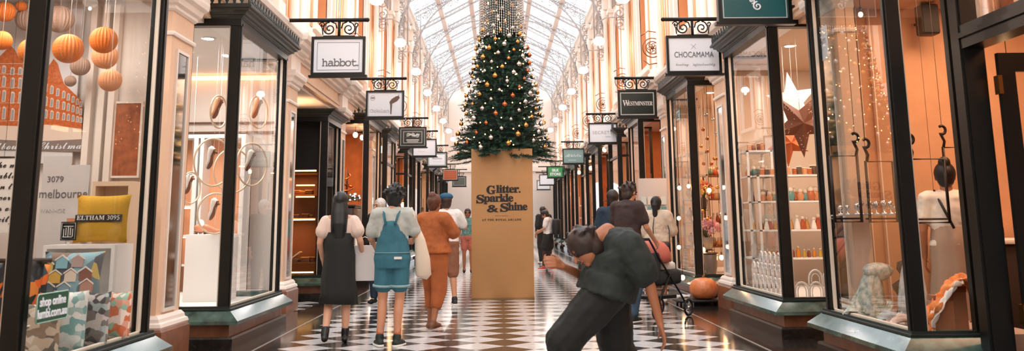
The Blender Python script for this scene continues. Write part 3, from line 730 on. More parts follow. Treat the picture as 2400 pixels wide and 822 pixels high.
# ================================================================ PEOPLE
skinA = mat('warm skin', '#C98F6E', .5, var=.05); skinB = mat('tanned skin', '#A66B4A', .5, var=.05); skinP = mat('pale skin', '#DDA98A', .5, var=.05)
V = Vector
def remesh(o, vox=.009, sm=4, fold=0):
    r = o.modifiers.new('remesh', 'REMESH'); r.mode = 'VOXEL'; r.voxel_size = vox; r.use_smooth_shade = True
    s = o.modifiers.new('smooth', 'SMOOTH'); s.factor = .5; s.iterations = sm
    if fold:
        for sc_, st in ((.13, fold), (.05, fold * .35)):
            tx_ = bpy.data.textures.new('folds', 'CLOUDS'); tx_.noise_scale = sc_; d = o.modifiers.new('folds', 'DISPLACE'); d.texture = tx_; d.strength = st; d.mid_level = .5; d.texture_coords = 'LOCAL'
def cap(mb, a, b, r0, r1, n=10):
    a = V(a); b = V(b); d = b - a; L = d.length
    if L < 1e-6: mb.ball(a, r0, n, 8); return
    d /= L; pts = []; rs = []
    for i in range(4): t = PI / 2 * (1 - i / 4); pts.append(a - d * r0 * math.sin(t)); rs.append(max(.001, r0 * math.cos(t)))
    pts.append(a); rs.append(r0); pts.append(b); rs.append(r1)
    for i in range(1, 5): t = PI / 2 * i / 4; pts.append(b + d * r1 * math.sin(t)); rs.append(max(.001, r1 * math.cos(t)))
    mb.tube(pts, rs, n)
def loft(mb, rings, n=20, ex=V((1, 0, 0)), fold=None):
    """rings: (centre, rx, ry); section planes follow the line of centres"""
    cs = [V(r[0]) for r in rings]; vs = []; fs = []
    for i, (c, rx, ry) in enumerate(rings):
        t = cs[min(i + 1, len(cs) - 1)] - cs[max(i - 1, 0)]; t.normalize()
        a = ex - t * ex.dot(t); a.normalize(); b = t.cross(a)
        for k in range(n):
            th = 2 * PI * k / n; q = 1 + (fold(th, i) if fold else 0)
            vs.append(cs[i] + a * math.cos(th) * rx * q + b * math.sin(th) * ry * q)
    N = len(rings)
    for i in range(N - 1):
        for k in range(n): l = (k + 1) % n; fs.append((i * n + k, i * n + l, (i + 1) * n + l, (i + 1) * n + k))
    fs += [tuple(range(n - 1, -1, -1)), tuple((N - 1) * n + k for k in range(n))]
    mb.add(vs, fs, True)
def hand(mb, wr, el, side, curl=.35, s=1.0, pdir=None):
    """palm, four unequal bent fingers and a thumb; pdir is the way the palm faces"""
    wr = V(wr); d = (wr - V(el)).normalized(); p = V(pdir or (-side, 0, 0)); p = (p - d * p.dot(d)).normalized(); a = d.cross(p)   # a: across the palm
    fwd = a if a.y > 0 else -a                      # thumb side
    pc = wr + d * .045 * s
    for q in (-.028, -.01, .01, .028): cap(mb, wr + fwd * q * .6 * s, wr + d * .085 * s + fwd * q * s, .014 * s, .011 * s, 7)
    for q, L in ((.030, .070), (.010, .080), (-.010, .074), (-.029, .058)):
        a0 = wr + d * .085 * s + fwd * q * s; d1 = (d + p * curl).normalized(); d2 = (d + p * curl * 2.4).normalized(); d3 = (d * .6 + p * curl * 3).normalized()
        a1 = a0 + d1 * L * .42 * s + fwd * q * .12; a2 = a1 + d2 * L * .32 * s; a3 = a2 + d3 * L * .24 * s
        cap(mb, a0, a1, .0092 * s, .0088 * s, 6); cap(mb, a1, a2, .0088 * s, .0078 * s, 6); cap(mb, a2, a3, .0078 * s, .0066 * s, 6)
    t0 = wr + d * .02 * s + fwd * .026 * s; t1 = t0 + (fwd * .8 + d * .7 + p * .3).normalized() * .038 * s; t2 = t1 + (fwd * .25 + d + p * .5).normalized() * .034 * s
    cap(mb, t0, t1, .0135 * s, .0105 * s, 7); cap(mb, t1, t2, .0105 * s, .008 * s, 7)
STD = dict(pel=(0, 0, .91), wai=(0, .0, 1.06), che=(0, .005, 1.22), sho=(0, -.01, 1.355), nek=(0, -.01, 1.41), hed=(0, .02, 1.535), look=(0, 1, 0),
           hL=(-.085, 0, .88), kL=(-.095, .015, .47), aL=(-.095, -.015, .075), tL=(-.02, 1, 0), hR=(.085, 0, .88), kR=(.095, .015, .47), aR=(.095, -.015, .075), tR=(.02, 1, 0),
           sL=(-.165, -.01, 1.345), eL=(-.215, -.03, 1.08), wL=(-.215, .05, .86), sR=(.165, -.01, 1.345), eR=(.215, -.03, 1.08), wR=(.215, .05, .86), ex=(1, 0, 0),
           cuL=.35, cuR=.35, pL=None, pR=None, bulk=1.0)
def person(label, loc, rz, h, skin, J=None, hair=None, top=None, bottom=None, shoes=None, face=True, vox=.009, group=None):
    P = dict(STD); P.update(J or {}); t = thing('person', label, 'person', loc, rz, group); t.scale = (h / 1.65,) * 3
    g = lambda k: V(P[k]); B = P['bulk']; ex = V(P['ex'])
    m = MB()
    loft(m, [(g('pel') - (g('wai') - g('pel')) * .55, .10 * B, .08 * B), (g('pel'), .155 * B, .10 * B), (g('wai'), .122 * B, .085 * B), (g('che'), .145 * B, .10 * B), (g('sho'), .13 * B, .075 * B), (g('nek'), .055, .05)], ex=ex)
    cap(m, g('sL'), g('sho'), .05, .06); cap(m, g('sR'), g('sho'), .05, .06)
    cap(m, g('nek') - (g('hed') - g('nek')) * .2, g('hed') - (g('hed') - g('nek')).normalized() * .05, .054, .05)
    for s in 'LR':
        cap(m, g('s' + s), g('e' + s), .047 * B, .036); cap(m, g('e' + s), g('w' + s), .037, .024)
        cap(m, g('h' + s), g('k' + s), .078 * B, .052); mid = g('k' + s).lerp(g('a' + s), .3) - V(P['t' + s]) * .012
        cap(m, g('k' + s), mid, .05, .052); cap(m, mid, g('a' + s), .052, .033)
        a = g('a' + s); td = g('t' + s).normalized(); cap(m, a - td * .03 + V((0, 0, -.035)), a + td * .11 + V((0, 0, -.045)), .035, .028); cap(m, a, a + td * .06 + V((0, 0, -.03)), .035, .028)
        hand(m, g('w' + s), g('e' + s), -1 if s == 'L' else 1, P['cu' + s], pdir=P['p' + s])
    # head: cranium, jaw, nose, brow, ears
    H = g('hed'); lk = g('look').normalized(); upv = (H - g('nek')).normalized(); upv = (upv - lk * upv.dot(lk)).normalized(); rt = lk.cross(upv)
    q = Matrix((rt, lk, upv)).transposed()
    loc3 = lambda x, y, z: H + q @ V((x, y, z))
    m.ball(loc3(0, -.012, .02), .094, 16, 12, (.82, 1.0, .98), q); m.ball(loc3(0, .018, -.035), .07, 14, 10, (.84, .95, 1.05), q); cap(m, loc3(0, .06, -.085), loc3(0, .05, -.075), .022, .026)
    cap(m, loc3(0, .088, .012), loc3(0, .108, -.022), .008, .014, 7); cap(m, loc3(-.035, .075, .03), loc3(.035, .075, .03), .014, .014, 7)
    for s in (-1, 1): m.ball(loc3(s * .078, -.008, -.005), .026, 10, 8, (.35, .7, 1.15), q)
    body = m.build('body', skin, t); remesh(body, vox)
    if face:
        f = MB(); em = mat('dark eyes', '#241A16', .3)
        for s in (-1, 1): f.ball(loc3(s * .031, .079, .006), .012, 8, 6, (1.3, .6, .7), q)
        f.build('eyes', em, t)
        f = MB(); cap(f, loc3(-.02, .084, -.052), loc3(.02, .084, -.052), .007, .007, 6); f.build('mouth', mat('lips', '#A45A4E', .5), t)
        f = MB()
        for s in (-1, 1): cap(f, loc3(s * .018, .088, .03), loc3(s * .045, .078, .032), .005, .004, 6)
        f.build('eyebrows', mat('brow hair', '#2A1C16', .7), t)
    for it in (hair or []): it(t, P, g, loc3, q)
    for it in (top or []): it(t, P, g, loc3, q)
    for it in (bottom or []): it(t, P, g, loc3, q)
    for it in (shoes or []): it(t, P, g, loc3, q)
    return t
# -- hair
def hair_cap(col, r=.105, name='hair', low=-.03, messy=0):
    def f(t, P, g, L, q):
        m = MB(); mm = mat('hair ' + col, col, .45, var=.3, vs=30)
        m.ball(L(0, -.022, .03), r, 18, 12, (.86, .98, .96), q); m.ball(L(0, -.045, low), r * .8, 14, 10, (.92, .72, 1.0), q)
        rr = random.Random(5)
        for i in range(messy):
            a = rr.uniform(0, 2 * PI); b = rr.uniform(-.1, 1.4); d = V((math.cos(a) * math.cos(b), math.sin(a) * math.cos(b) - .15, math.sin(b))); p = L(*(V((0, -.022, .03)) + d * r * .82)); cap(m, p, L(*(V((0, -.022, .03)) + d * (r * 1.0) + V((rr.uniform(-.02, .02), rr.uniform(-.02, .02), rr.uniform(-.015, .015))))), .020, .012, 6)
        o = m.build(name, mm, t); remesh(o, .008, 3)
    return f
def hair_long(col, length=.42, w=.075):
    def f(t, P, g, L, q):
        mm = mat('hair ' + col, col, .4, var=.3, vs=30); m = MB(); m.ball(L(0, -.018, .03), .105, 18, 12, (.86, .98, .96), q)
        a = L(0, -.07, .0); b = V((a.x, a.y - .055, a.z - length)); 
        loft(m, [(L(0, -.05, .07), .05, .05), (L(0, -.055, -.02), .09, .062), (a + V((0, -.02, -.12)), w * 1.15, .05), (a + V((0, -.05, -.24)), w * 1.1, .04), (b, w * .7, .022)], ex=V((1, 0, 0)), fold=lambda th, i: .06 * math.sin(7 * th))
        o = m.build('hair', mm, t); remesh(o, .008, 2)
    return f
def hair_bun(col, up=.09):
    def f(t, P, g, L, q):
        mm = mat('hair ' + col, col, .5, var=.35, vs=35); m = MB(); m.ball(L(0, -.02, .03), .104, 18, 12, (.86, .98, .96), q); m.ball(L(0, -.05, -.02), .08, 14, 10, (.9, .7, .95), q); m.ball(L(0, -.06, up + .01), .052, 12, 9)
        o = m.build('hair', mm, t); remesh(o, .008, 2)
    return f
# -- clothes
def tee(m_, slv=.55, grow=.022, low=.35, name='shirt', loose=1.0):
    def f(t, P, g, L, q):
        m = MB(); B = P['bulk']; ex = V(P['ex']); dn = (g('pel') - g('wai'))
        loft(m, [(g('wai') + dn * (low + .5), (.158 * B + grow) * loose, (.10 * B + grow) * loose), (g('wai') + dn * .3, (.14 * B + grow) * loose, (.095 * B + grow) * loose), (g('wai'), .13 * B * loose + grow, .09 * B * loose + grow), (g('che'), .147 * B + grow, .102 * B + grow), (g('sho') + V((0, 0, .0)), .13 * B + grow, .075 * B + grow), (g('nek'), .072, .062)], ex=ex)
        for s in 'LR':
            cap(m, g('s' + s), g('sho'), .05 + grow, .05 + grow)
            if slv > 0:
                e = g('s' + s).lerp(g('e' + s), min(slv, 1)); cap(m, g('s' + s), e, .05 * B + grow, .047 * B + grow)
                if slv > 1: cap(m, e, g('e' + s).lerp(g('w' + s), slv - 1), .045 * B + grow, .032 + grow * .7)
        o = m.build(name, m_, t); remesh(o, .011, 3, .03)
    return f
def legs(m_, upto=.5, grow=.02, name='trousers', waist=.75, loose=1.0):
    def f(t, P, g, L, q):
        m = MB(); B = P['bulk']; ex = V(P['ex']); up = g('wai') - g('pel')
        loft(m, [(g('pel') - up * .45, .12 * B + grow, .09 * B + grow), (g('pel'), .158 * B + grow, .104 * B + grow), (g('pel') + up * waist, .132 * B + grow, .09 * B + grow)], ex=ex)
        for s in 'LR':
            hk = g('h' + s).lerp(g('k' + s), min(1, upto)); cap(m, g('h' + s), hk, .08 * B + grow, (.074 * B + grow - .015 * min(1, upto)) * loose)
            if upto > 1: cap(m, hk, g('k' + s).lerp(g('a' + s), upto - 1), .058 + grow, (.04 + grow) * loose)
        o = m.build(name, m_, t); remesh(o, .011, 3, .024)
    return f
def skirt(m_, z0, z1, rx0, ry0, rx1, ry1, name='skirt', nf=9, fold=.04, cx=0, cy=0):
    """z0 hem, z1 top; open folds"""
    def f(t, P, g, L, q):
        m = MB(); n = 7; R = []
        for i in range(n):
            u = i / (n - 1); e = u ** .7; R.append((V((cx * (1 - u) + .008 * math.sin(i * 2.1), cy * (1 - u), z0 + (z1 - z0) * u)), rx0 + (rx1 - rx0) * e, ry0 + (ry1 - ry0) * e))
        loft(m, R, 48, fold=lambda th, i: fold * (1 - i / (n - 1)) * math.sin(nf * th + i * .3))
        m.build(name, m_, t)
    return f
def shoe(m_, sole=None, boot=0.0, name='shoe', sock=None, sockh=.06):
    def f(t, P, g, L, q):
        for s in 'LR':
            a = g('a' + s); td = g('t' + s).normalized(); td.z = 0; td.normalize(); m = MB(); z = a.z - .075
            fl_ = lambda d_, h_: V((a.x, a.y, z + h_)) + td * d_
            cap(m, fl_(-.035, .038), fl_(.06, .038), .037, .04); cap(m, fl_(.05, .035), fl_(.135, .028), .038, .028); cap(m, a, a + V((0, 0, -.03)), .042, .042)
            if boot: cap(m, a, a.lerp(g('k' + s), boot), .045, .046)
            o = m.build(name, m_, t); remesh(o, .009, 2)
            if sole:
                m = MB(); cap(m, fl_(-.035, .012), fl_(.135, .012), .038, .034); m.v = [(p[0], p[1], max(z, min(p[2], z + .022))) for p in m.v]; c = m.build('sole', sole, o)
            if sock:
                m = MB(); b = a.lerp(g('k' + s), sockh / .4); m.tube([a, b], [.037, .040], 12); m.build('sock', sock, t)
    return f
def raw(name, m_, fn):
    def f(t, P, g, L, q): m = MB(); r = fn(m, g, L); o = m.build(name, m_, t); (remesh(o, r, 2) if r else None)
    return f
greytee = mat('pale grey tee', '#B9BDB6', .8, bump=.15, bs=60); denim = mat('teal denim', '#356F80', .75, var=.12, vs=14, bump=.2, bs=120); denimd = mat('denim stitching', '#7FA9B2', .8)
blackc = mat('black cotton', '#1D1F1D', .8, bump=.1); whitec = mat('white cotton', '#E9E4DE', .8, bump=.15, bs=40); creamc = mat('cream blouse', '#E6CDBE', .8, bump=.15, bs=40)
orangec = mat('burnt orange cloth', '#A85A2A', .8, var=.2, vs=6, bump=.25, bs=25); brownc = mat('brown cloth', '#8C5B42', .8, bump=.15); darkg = mat('dark green grey cloth', '#1F2825', .8, var=.2, vs=5, bump=.2, bs=30)
beigec = mat('beige linen', '#D3BFA8', .8, var=.06, bump=.2, bs=35); navy = mat('navy cloth', '#1E3142', .8); soleW = mat('white rubber', '#E8E6E2', .5); canvas = mat('cream canvas', '#DFCDB8', .8, bump=.2, bs=60)
jean = mat('blue jeans', '#2E4456', .8, var=.15, bump=.15); bluecap = mat('blue cloth', '#1B5573', .7); redshoe = mat('red shoe', '#B8433A', .5); darkbrown = mat('dark brown tee', '#3A2A28', .8, bump=.1)

# 1 woman in the black pinafore
person('person seen from behind in a black pinafore dress with long black hair', (-1.76, 10.85, 0), .05, 1.60, skinP,
       dict(kL=(-.10, .05, .47), aL=(-.12, -.16, .10), kR=(.09, .02, .47), aR=(.085, .0, .075), eR=(.235, -.02, 1.10), wR=(.25, .12, .95), eL=(-.22, -.02, 1.09), wL=(-.20, .10, .90), sL=(-.155, -.01, 1.34), sR=(.155, -.01, 1.34)),
       hair=[hair_long('#15181A', .40, .085)],
       top=[raw('blouse', creamc, lambda m, g, L: (loft(m, [((0, 0, 1.12), .145, .11), ((0, 0, 1.24), .165, .122), ((0, -.01, 1.31), .168, .10), ((0, -.01, 1.35), .15, .085)]), [cap(m, g('s' + s) + V((0, 0, -.02)), g('s' + s).lerp(g('e' + s), .5), .075, .088) for s in 'LR'], .010)[2])],
       bottom=[skirt(blackc, .42, 1.20, .215, .16, .16, .12, 'pinafore_dress', 8, .04), raw('strap', blackc, lambda m, g, L: [m.tube([(s * .075, -.128, 1.2), (s * .08, -.115, 1.3), (s * .08, -.02, 1.40), (s * .075, .1, 1.3)], .012, 6) for s in (-1, 1)] and None)],
       shoes=[shoe(mat('black leather', '#141312', .35), None, .16, 'ankle_boot', mat('black sock', '#1B1B1C', .8), .10)])
# 2 woman in denim overalls
def ov(m, g, L):
    loft(m, [(g('pel') - V((0, 0, .12)), .185, .135), (g('pel') - V((0, 0, .02)), .20, .15), (g('wai') + V((0, 0, -.02)), .175, .14), (g('wai') + V((0, 0, .08)), .15, .148), (g('che') + V((0, -.012, .02)), .115, .145), (g('che') + V((0, -.012, .06)), .085, .13)])
    for s in 'LR': hk = g('h' + s).lerp(g('k' + s), .62); cap(m, g('h' + s) + V((0, 0, .03)), hk, .105, .10)
    return .011
person('short haired person seen from behind in teal denim short overalls and grey tee', (-1.14, 10.5, 0), -.06, 1.655, skinA,
       dict(kL=(-.10, .02, .47), aL=(-.11, -.07, .08), tL=(-.5, 1, 0), kR=(.08, .02, .47), aR=(.07, -.06, .075), tR=(.35, 1, 0), eL=(-.24, .03, 1.10), wL=(-.235, .21, 1.02), eR=(.25, .03, 1.12), wR=(.20, .2, 1.08), hed=(.015, .03, 1.53), cuL=.6, cuR=.7),
       hair=[hair_cap('#131716', .112, messy=60)], top=[tee(greytee, .72, .028, -.3, loose=1.0)],
       bottom=[raw('overalls', denim, ov), raw('overall_strap', denim, lambda m, g, L: [m.tube([(s * .05, -.15, 1.24), (s * .075, -.125, 1.34), (s * .09, -.03, 1.405), (s * .08, .1, 1.33)], .017, 8, flat=.5) for s in (-1, 1)] and None),
               raw('rolled_cuff', mat('pale denim', '#8FB0B4', .8), lambda m, g, L: [(lambda c, d: m.tube([c + d * .012, c - d * .012], [.112, .112], 20))(g('h' + s).lerp(g('k' + s), .66), (g('k' + s) - g('h' + s)).normalized()) for s in 'LR'] and None),
               raw('waist_seam', denimd, lambda m, g, L: m.tube([(.198 * math.cos(a * PI / 12), -.0 + .152 * math.sin(a * PI / 12), .95) for a in range(24)], .004, 5, closed=True) and None),
               raw('pocket_label', whitec, lambda m, g, L: m.bb(.045, .125, -.156, -.14, .885, .91) and None)],
       shoes=[shoe(mat('dark green sneaker', '#17251F', .6), soleW, .06, 'sneaker', mat('orange striped sock', '#B5643A', .8), .11)])
# 3 person in burnt orange
person('person in a loose burnt orange jumpsuit with auburn hair tied in a bun', (-.80, 12.0, 0), -.5, 1.60, skinB,
       dict(eL=(-.26, .06, 1.12), wL=(-.20, .27, 1.12), eR=(.27, .08, 1.14), wR=(.15, .32, 1.16), kL=(-.09, .10, .48), aL=(-.08, .05, .08), kR=(.10, -.03, .47), aR=(.10, -.16, .11), cuL=.7, cuR=.7),
       hair=[hair_bun('#5A3222', .09)], top=[tee(orangec, .8, .04, .4, 'loose_top', 1.25)],
       bottom=[raw('jumpsuit_legs', orangec, lambda m, g, L: (loft(m, [((0, 0, .72), .17, .135), ((0, 0, .9), .20, .15), ((0, 0, 1.06), .165, .125)]), [(cap(m, g('h' + s), g('k' + s), .115, .10), cap(m, g('k' + s), g('k' + s).lerp(g('a' + s), .45), .10, .075)) for s in 'LR'], .011)[2])],
       shoes=[shoe(mat('tan sandal', '#7A4B33', .6), None, 0, 'sandal')])
# 4 man in the white shirt and brown shorts
person('person in a white shirt, brown shorts and a flat blue cap beyond the orange jumpsuit', (-.83, 15.3, 0), .25, 1.70, skinA,
       dict(eL=(-.27, .10, 1.14), wL=(-.16, .30, 1.12), eR=(.30, .04, 1.15), wR=(.30, .26, 1.20), kL=(-.1, .08, .47), kR=(.1, -.02, .47), aR=(.11, -.12, .10), bulk=1.12),
       hair=[hair_cap('#3A2A20', .103), raw('cap', bluecap, lambda m, g, L: (m.ball(L(0, -.01, .075), .112, 16, 8, (1, 1.05, .55)), cap(m, L(-.05, .12, .055), L(.05, .12, .055), .03, .03), .009)[2])],
       top=[tee(whitec, .7, .03, .3)], bottom=[legs(brownc, .95, .03, 'shorts')], shoes=[shoe(mat('black sneaker', '#1B1E20', .6), soleW, .05, 'sneaker')])
person('white haired person in dark clothes glimpsed between the two nearest women', (-1.95, 16.0, 0), PI * .85, 1.66, skinP, dict(look=(.3, 1, -.1)), hair=[hair_cap('#D6CFC8', .102)], top=[tee(blackc, 1.6, .03, .4, 'jacket')], bottom=[legs(navy, 1.9, .02)], shoes=[shoe(blackc)])
person('person with patterned teal top just left of the brown plinth far back', (-.82, 25.5, 0), PI, 1.62, skinB, None, hair=[hair_cap('#231A18', .106)], top=[tee(mat('teal patterned top', '#5E8A86', .8, var=.5, vs=25), .6, .03, .3)], bottom=[legs(mat('coral shorts', '#B86A58', .8), .6, .03, 'shorts')], shoes=[shoe(blackc)], face=True)
# 5 girl with cap and rucksack, and the two behind her
cg = person('person in a white tee, black shorts, dark cap and red shoes looking down', (1.31, 26.4, 0), 1.25, 1.60, skinA,
       dict(hed=(0, .07, 1.50), look=(0, 1, -.55), eR=(.20, .05, 1.12), wR=(.10, .22, 1.05), eL=(-.20, .05, 1.12), wL=(-.08, .24, 1.05), kL=(-.09, .09, .48), aL=(-.09, .12, .08), aR=(.1, -.12, .08), kR=(.1, -.02, .47)),
       hair=[hair_cap('#2A1D18', .104), raw('cap', mat('charcoal cap', '#2B2A2B', .7), lambda m, g, L: (m.ball(L(0, -.005, .065), .108, 16, 8, (.95, 1.02, .6)), cap(m, L(-.04, .11, .05), L(.04, .11, .05), .03, .03), .009)[2])],
       top=[tee(whitec, .6, .03, .3)], bottom=[legs(blackc, .6, .04, 'shorts', .6, 1.2), raw('leggings', mat('dark tights', '#3A2822', .7), lambda m, g, L: ([(cap(m, g('h' + s), g('k' + s), .082, .058), cap(m, g('k' + s), g('a' + s), .056, .037)) for s in 'LR'], .010)[1])], shoes=[shoe(redshoe, soleW, .05, 'sneaker')])
m = MB(); m.rbox(-.15, .15, -.10, .08, -.2, .22, .05); bp = m.build('pack_body', mat('black nylon', '#1C1C1E', .6)); bpT = thing('rucksack', 'black rucksack worn by the person in the dark cap', 'rucksack', (1.53, 26.33, 1.12), 1.25); bp.parent = bpT
m = MB()
for s in (-1, 1): m.tube([(s * .1, .08, .18), (s * .11, .14, .25), (s * .11, .26, .2), (s * .12, .3, .0), (s * .1, .1, -.15)], .018, 6, flat=.4)
m.build('shoulder_strap', mat('grey strap', '#8C8886', .7), bpT)
person('person all in black standing with their back turned beside the plinth', (1.36, 30.5, 0), .6, 1.74, skinB, dict(bulk=1.15), hair=[hair_cap('#2A211E', .102)], top=[tee(blackc, 1.6, .03, .4, 'jacket')], bottom=[legs(blackc, 1.95, .02)], shoes=[shoe(soleW)])
person('bald person in black seen beyond the person in the dark cap', (1.72, 36.5, 0), PI * .8, 1.80, skinB, dict(bulk=1.1), top=[tee(blackc, 1.6, .03, .4, 'jacket')], bottom=[legs(blackc, 1.95, .02)], shoes=[shoe(blackc)])
# 6 man with the pram and companion behind
person('tall person in a dark brown tee and jeans leaning to a pram', (1.66, 12.6, 0), -.75, 1.76, skinA,
       dict(hed=(0, .06, 1.515), look=(.1, 1, -.35), nek=(0, .02, 1.405), eR=(.22, .07, 1.10), wR=(.20, .28, .93), eL=(-.22, .06, 1.10), wL=(-.19, .30, .93), kL=(-.1, .07, .47), aR=(.1, -.1, .08), bulk=1.08, cuR=.8, cuL=.8),
       hair=[hair_cap('#33231B', .103, messy=25)], top=[tee(darkbrown, .6, .025, .35)], bottom=[legs(jean, 1.9, .018, 'jeans')], shoes=[shoe(blackc, soleW)])
person('dark haired person in a navy top mostly hidden behind the tall pram pusher', (1.66, 14.2, 0), -.4, 1.70, skinB, None, hair=[hair_cap('#2A1C17', .104)], top=[tee(navy, .8, .03, .3)], bottom=[legs(jean, 1.9, .02)], shoes=[shoe(blackc)])
# pram
pt = thing('pram', 'dark pushchair with a salmon pink hood beside the beige dressed person', 'pram', (2.02, 13.1, 0), -.75)
m = MB(); m.rbox(-.2, .2, -.1, .45, .42, .62, .06); m.rbox(-.2, .2, -.16, -.06, .45, .85, .04); m.build('seat', mat('dark pram fabric', '#25292A', .8), pt)
m = MB(); m.lathe([(.235, 0), (.235, .1), (.21, .18), (.15, .25), (.05, .285), (.01, .29)], (0, .05, .72), 20, sy=1.0); m.build('hood', mat('salmon hood', '#C96B5B', .7), pt)
m = MB(); m.rbox(-.14, .14, .05, .40, .58, .72, .05); m.build('blanket', whitec, pt)
m = MB()
for s in (-1, 1): m.tube([(s * .21, -.34, 1.02), (s * .21, -.15, .8), (s * .21, .35, .3), (s * .21, .5, .12)], .014, 6); m.tube([(s * .21, .1, .55), (s * .21, -.25, .12)], .014, 6)
m.tube([(-.21, -.34, 1.02), (.21, -.34, 1.02)], .018, 8); m.bb(-.18, .18, -.2, .3, .25, .29); m.build('frame', mat('dark metal', '#2C2C2E', .35, metal=.7), pt)
for x, y in ((-.23, .5), (.23, .5), (-.23, -.25), (.23, -.25)):
    m = MB(); m.tube([(x, y + .1 * math.cos(a * PI / 10), .115 + .1 * math.sin(a * PI / 10)) for a in range(20)], .015, 6, closed=True); wh = m.build('wheel', mat('black tyre', '#161616', .7), pt)
    m = MB(); m.cyl((x - .02, y, .115), (x + .02, y, .115), .02, n=8)
    for a in range(5): m.cyl((x, y, .115), (x, y + .09 * math.cos(a * 1.256), .115 + .09 * math.sin(a * 1.256)), .006, n=5)
    m.build('spokes', silver, wh)
# 7 woman in beige with the black bag
person('person in a beige tunic and pleated skirt with a dark ponytail', (2.50, 15.5, 0), -.35, 1.63, skinB,
       dict(eR=(.24, .02, 1.12), wR=(.12, .18, 1.14), eL=(-.22, .0, 1.09), wL=(-.12, .17, 1.08), kL=(-.09, .03, .47), aR=(.10, -.06, .08)),
       hair=[hair_cap('#1D1A1B', .105), raw('ponytail', mat('hair #1D1A1B', '#1D1A1B'), lambda m, g, L: (loft(m, [(L(0, -.10, .06), .03, .03), (L(0, -.14, -.02), .045, .035), (L(0, -.13, -.16), .04, .03), (L(0, -.12, -.3), .014, .01)]), .008)[1])],
       top=[tee(beigec, 1.0, .05, .3, 'tunic_top', 1.15), skirt(beigec, .60, 1.12, .235, .18, .165, .13, 'tunic_skirt', 7, .05)],
       bottom=[skirt(mat('pale pleated skirt', '#C9C4BB', .8, var=.3, vs=60), .33, .8, .20, .16, .16, .12, 'pleated_skirt', 22, .05)], shoes=[shoe(soleW, None, .02, 'white_shoe')])
hb = thing('handbag', 'small black square handbag hanging behind the beige tunic', 'handbag', (2.53, 15.27, .80), -.2)
m = MB(); m.rbox(-.13, .13, -.05, .05, -.12, .12, .03); m.rbox(-.135, .135, -.058, -.045, -.02, .125, .01); m.build('body', mat('black bag leather', '#17181A', .3), hb)
m = MB(); m.bb(-.03, .03, -.064, -.056, -.03, .03); m.build('clasp', silver, hb)
m = MB(); m.tube([(-.12, 0, .1), (-.13, .05, .35), (-.10, .12, .58), (.05, .17, .60), (.12, .1, .3), (.12, 0, .1)], .007, 6); m.build('strap', mat('black strap', '#17181A', .5), hb)
# shopping bags
sb = thing('shopping_bag', 'plain white paper carrier bag held by the person in the black pinafore', 'bag', (-1.50, 10.98, .64), .1)
m = MB(); m.prism([(-.12, 0), (.12, 0), (.135, .38), (-.135, .38)], 'y', -.05, .05); m.build('body', mat('white paper', '#E4DEDA', .7), sb)
m = MB()
for y in (-.045, .045): m.tube([(-.06, y, .37), (-.05, y, .45), (0, y * .3, .475), (.05, y, .45), (.06, y, .37)], .004, 5)
m.build('handle', whitec, sb)
tb = thing('tote_bag', 'cream canvas tote bag hanging at the side of the denim overalls', 'bag', (-.84, 10.52, .68), .1)
m = MB(); loft(m, [((.02, 0, 0), .05, .03), ((.03, 0, .04), .085, .05), ((.02, 0, .2), .08, .055), ((-.01, 0, .40), .055, .04), ((-.04, 0, .52), .03, .02)], 20); m.build('body', canvas, tb)
m = MB(); m.tube([(-.04, 0, .5), (-.08, -.09, .66), (-.10, -.03, .735), (-.08, .08, .64), (-.04, 0, .5)], .012, 6); m.build('strap', canvas, tb)
# 8 stooping figure close to the camera
J8 = dict(pel=(.0, .0, .78), wai=(.03, .0, .88), che=(.06, -.02, .99), sho=(.06, -.03, 1.08), nek=(-.02, -.04, 1.12), hed=(-.15, -.08, 1.03), look=(-.75, -.3, -.7), ex=(0, 1, 0),
          hL=(.0, -.10, .78), kL=(-.30, -.12, .46), aL=(-.22, -.10, .075), tL=(-1, -.1, 0), hR=(.02, .10, .78), kR=(.06, .16, .42), aR=(.30, .2, .09), tR=(-1, 0, 0),
          sL=(.13, -.19, 1.03), eL=(.245, -.22, .80), wL=(.30, -.24, .56), sR=(.04, .14, 1.04), eR=(-.14, .12, .84), wR=(-.30, -.08, .92), cuL=.3, cuR=.5, pL=(-1, 0, 0), bulk=1.3)
person('person in loose dark clothes stooping forward close to the camera with one arm hanging', (.735, 6.75, 0), 0, 1.72, skinB, J8,
       hair=[hair_cap('#2B1D18', .116, messy=30)], top=[tee(darkg, .62, .045, 1.0, 'loose_shirt', 1.15)], bottom=[legs(mat('black trousers', '#151917', .8, bump=.2), 1.95, .04, 'trousers')], shoes=[shoe(blackc, soleW)], vox=.007)
# 9 shopper inside the clothes shop window
person('person inside the right hand shop in a long beige pinafore over a pale tee', (4.05, 8.75, 0), -.35, 1.74, skinB,
       dict(eR=(.25, .0, 1.09), wR=(.27, .10, .86)), hair=[hair_bun('#171311', .11)], top=[tee(mat('pale cream tee', '#EBDCCB', .8), .55, .025, .2)],
       bottom=[skirt(mat('dusty beige linen', '#A48A76', .8, var=.06, bump=.2, bs=30), .12, 1.12, .26, .2, .15, .12, 'long_pinafore', 8, .06), raw('strap', mat('black strap', '#17181A'), lambda m, g, L: m.tube([(.02, -.14, 1.1), (-.06, -.125, 1.3), (-.10, -.02, 1.42)], .011, 6) and None)], shoes=[shoe(blackc)])
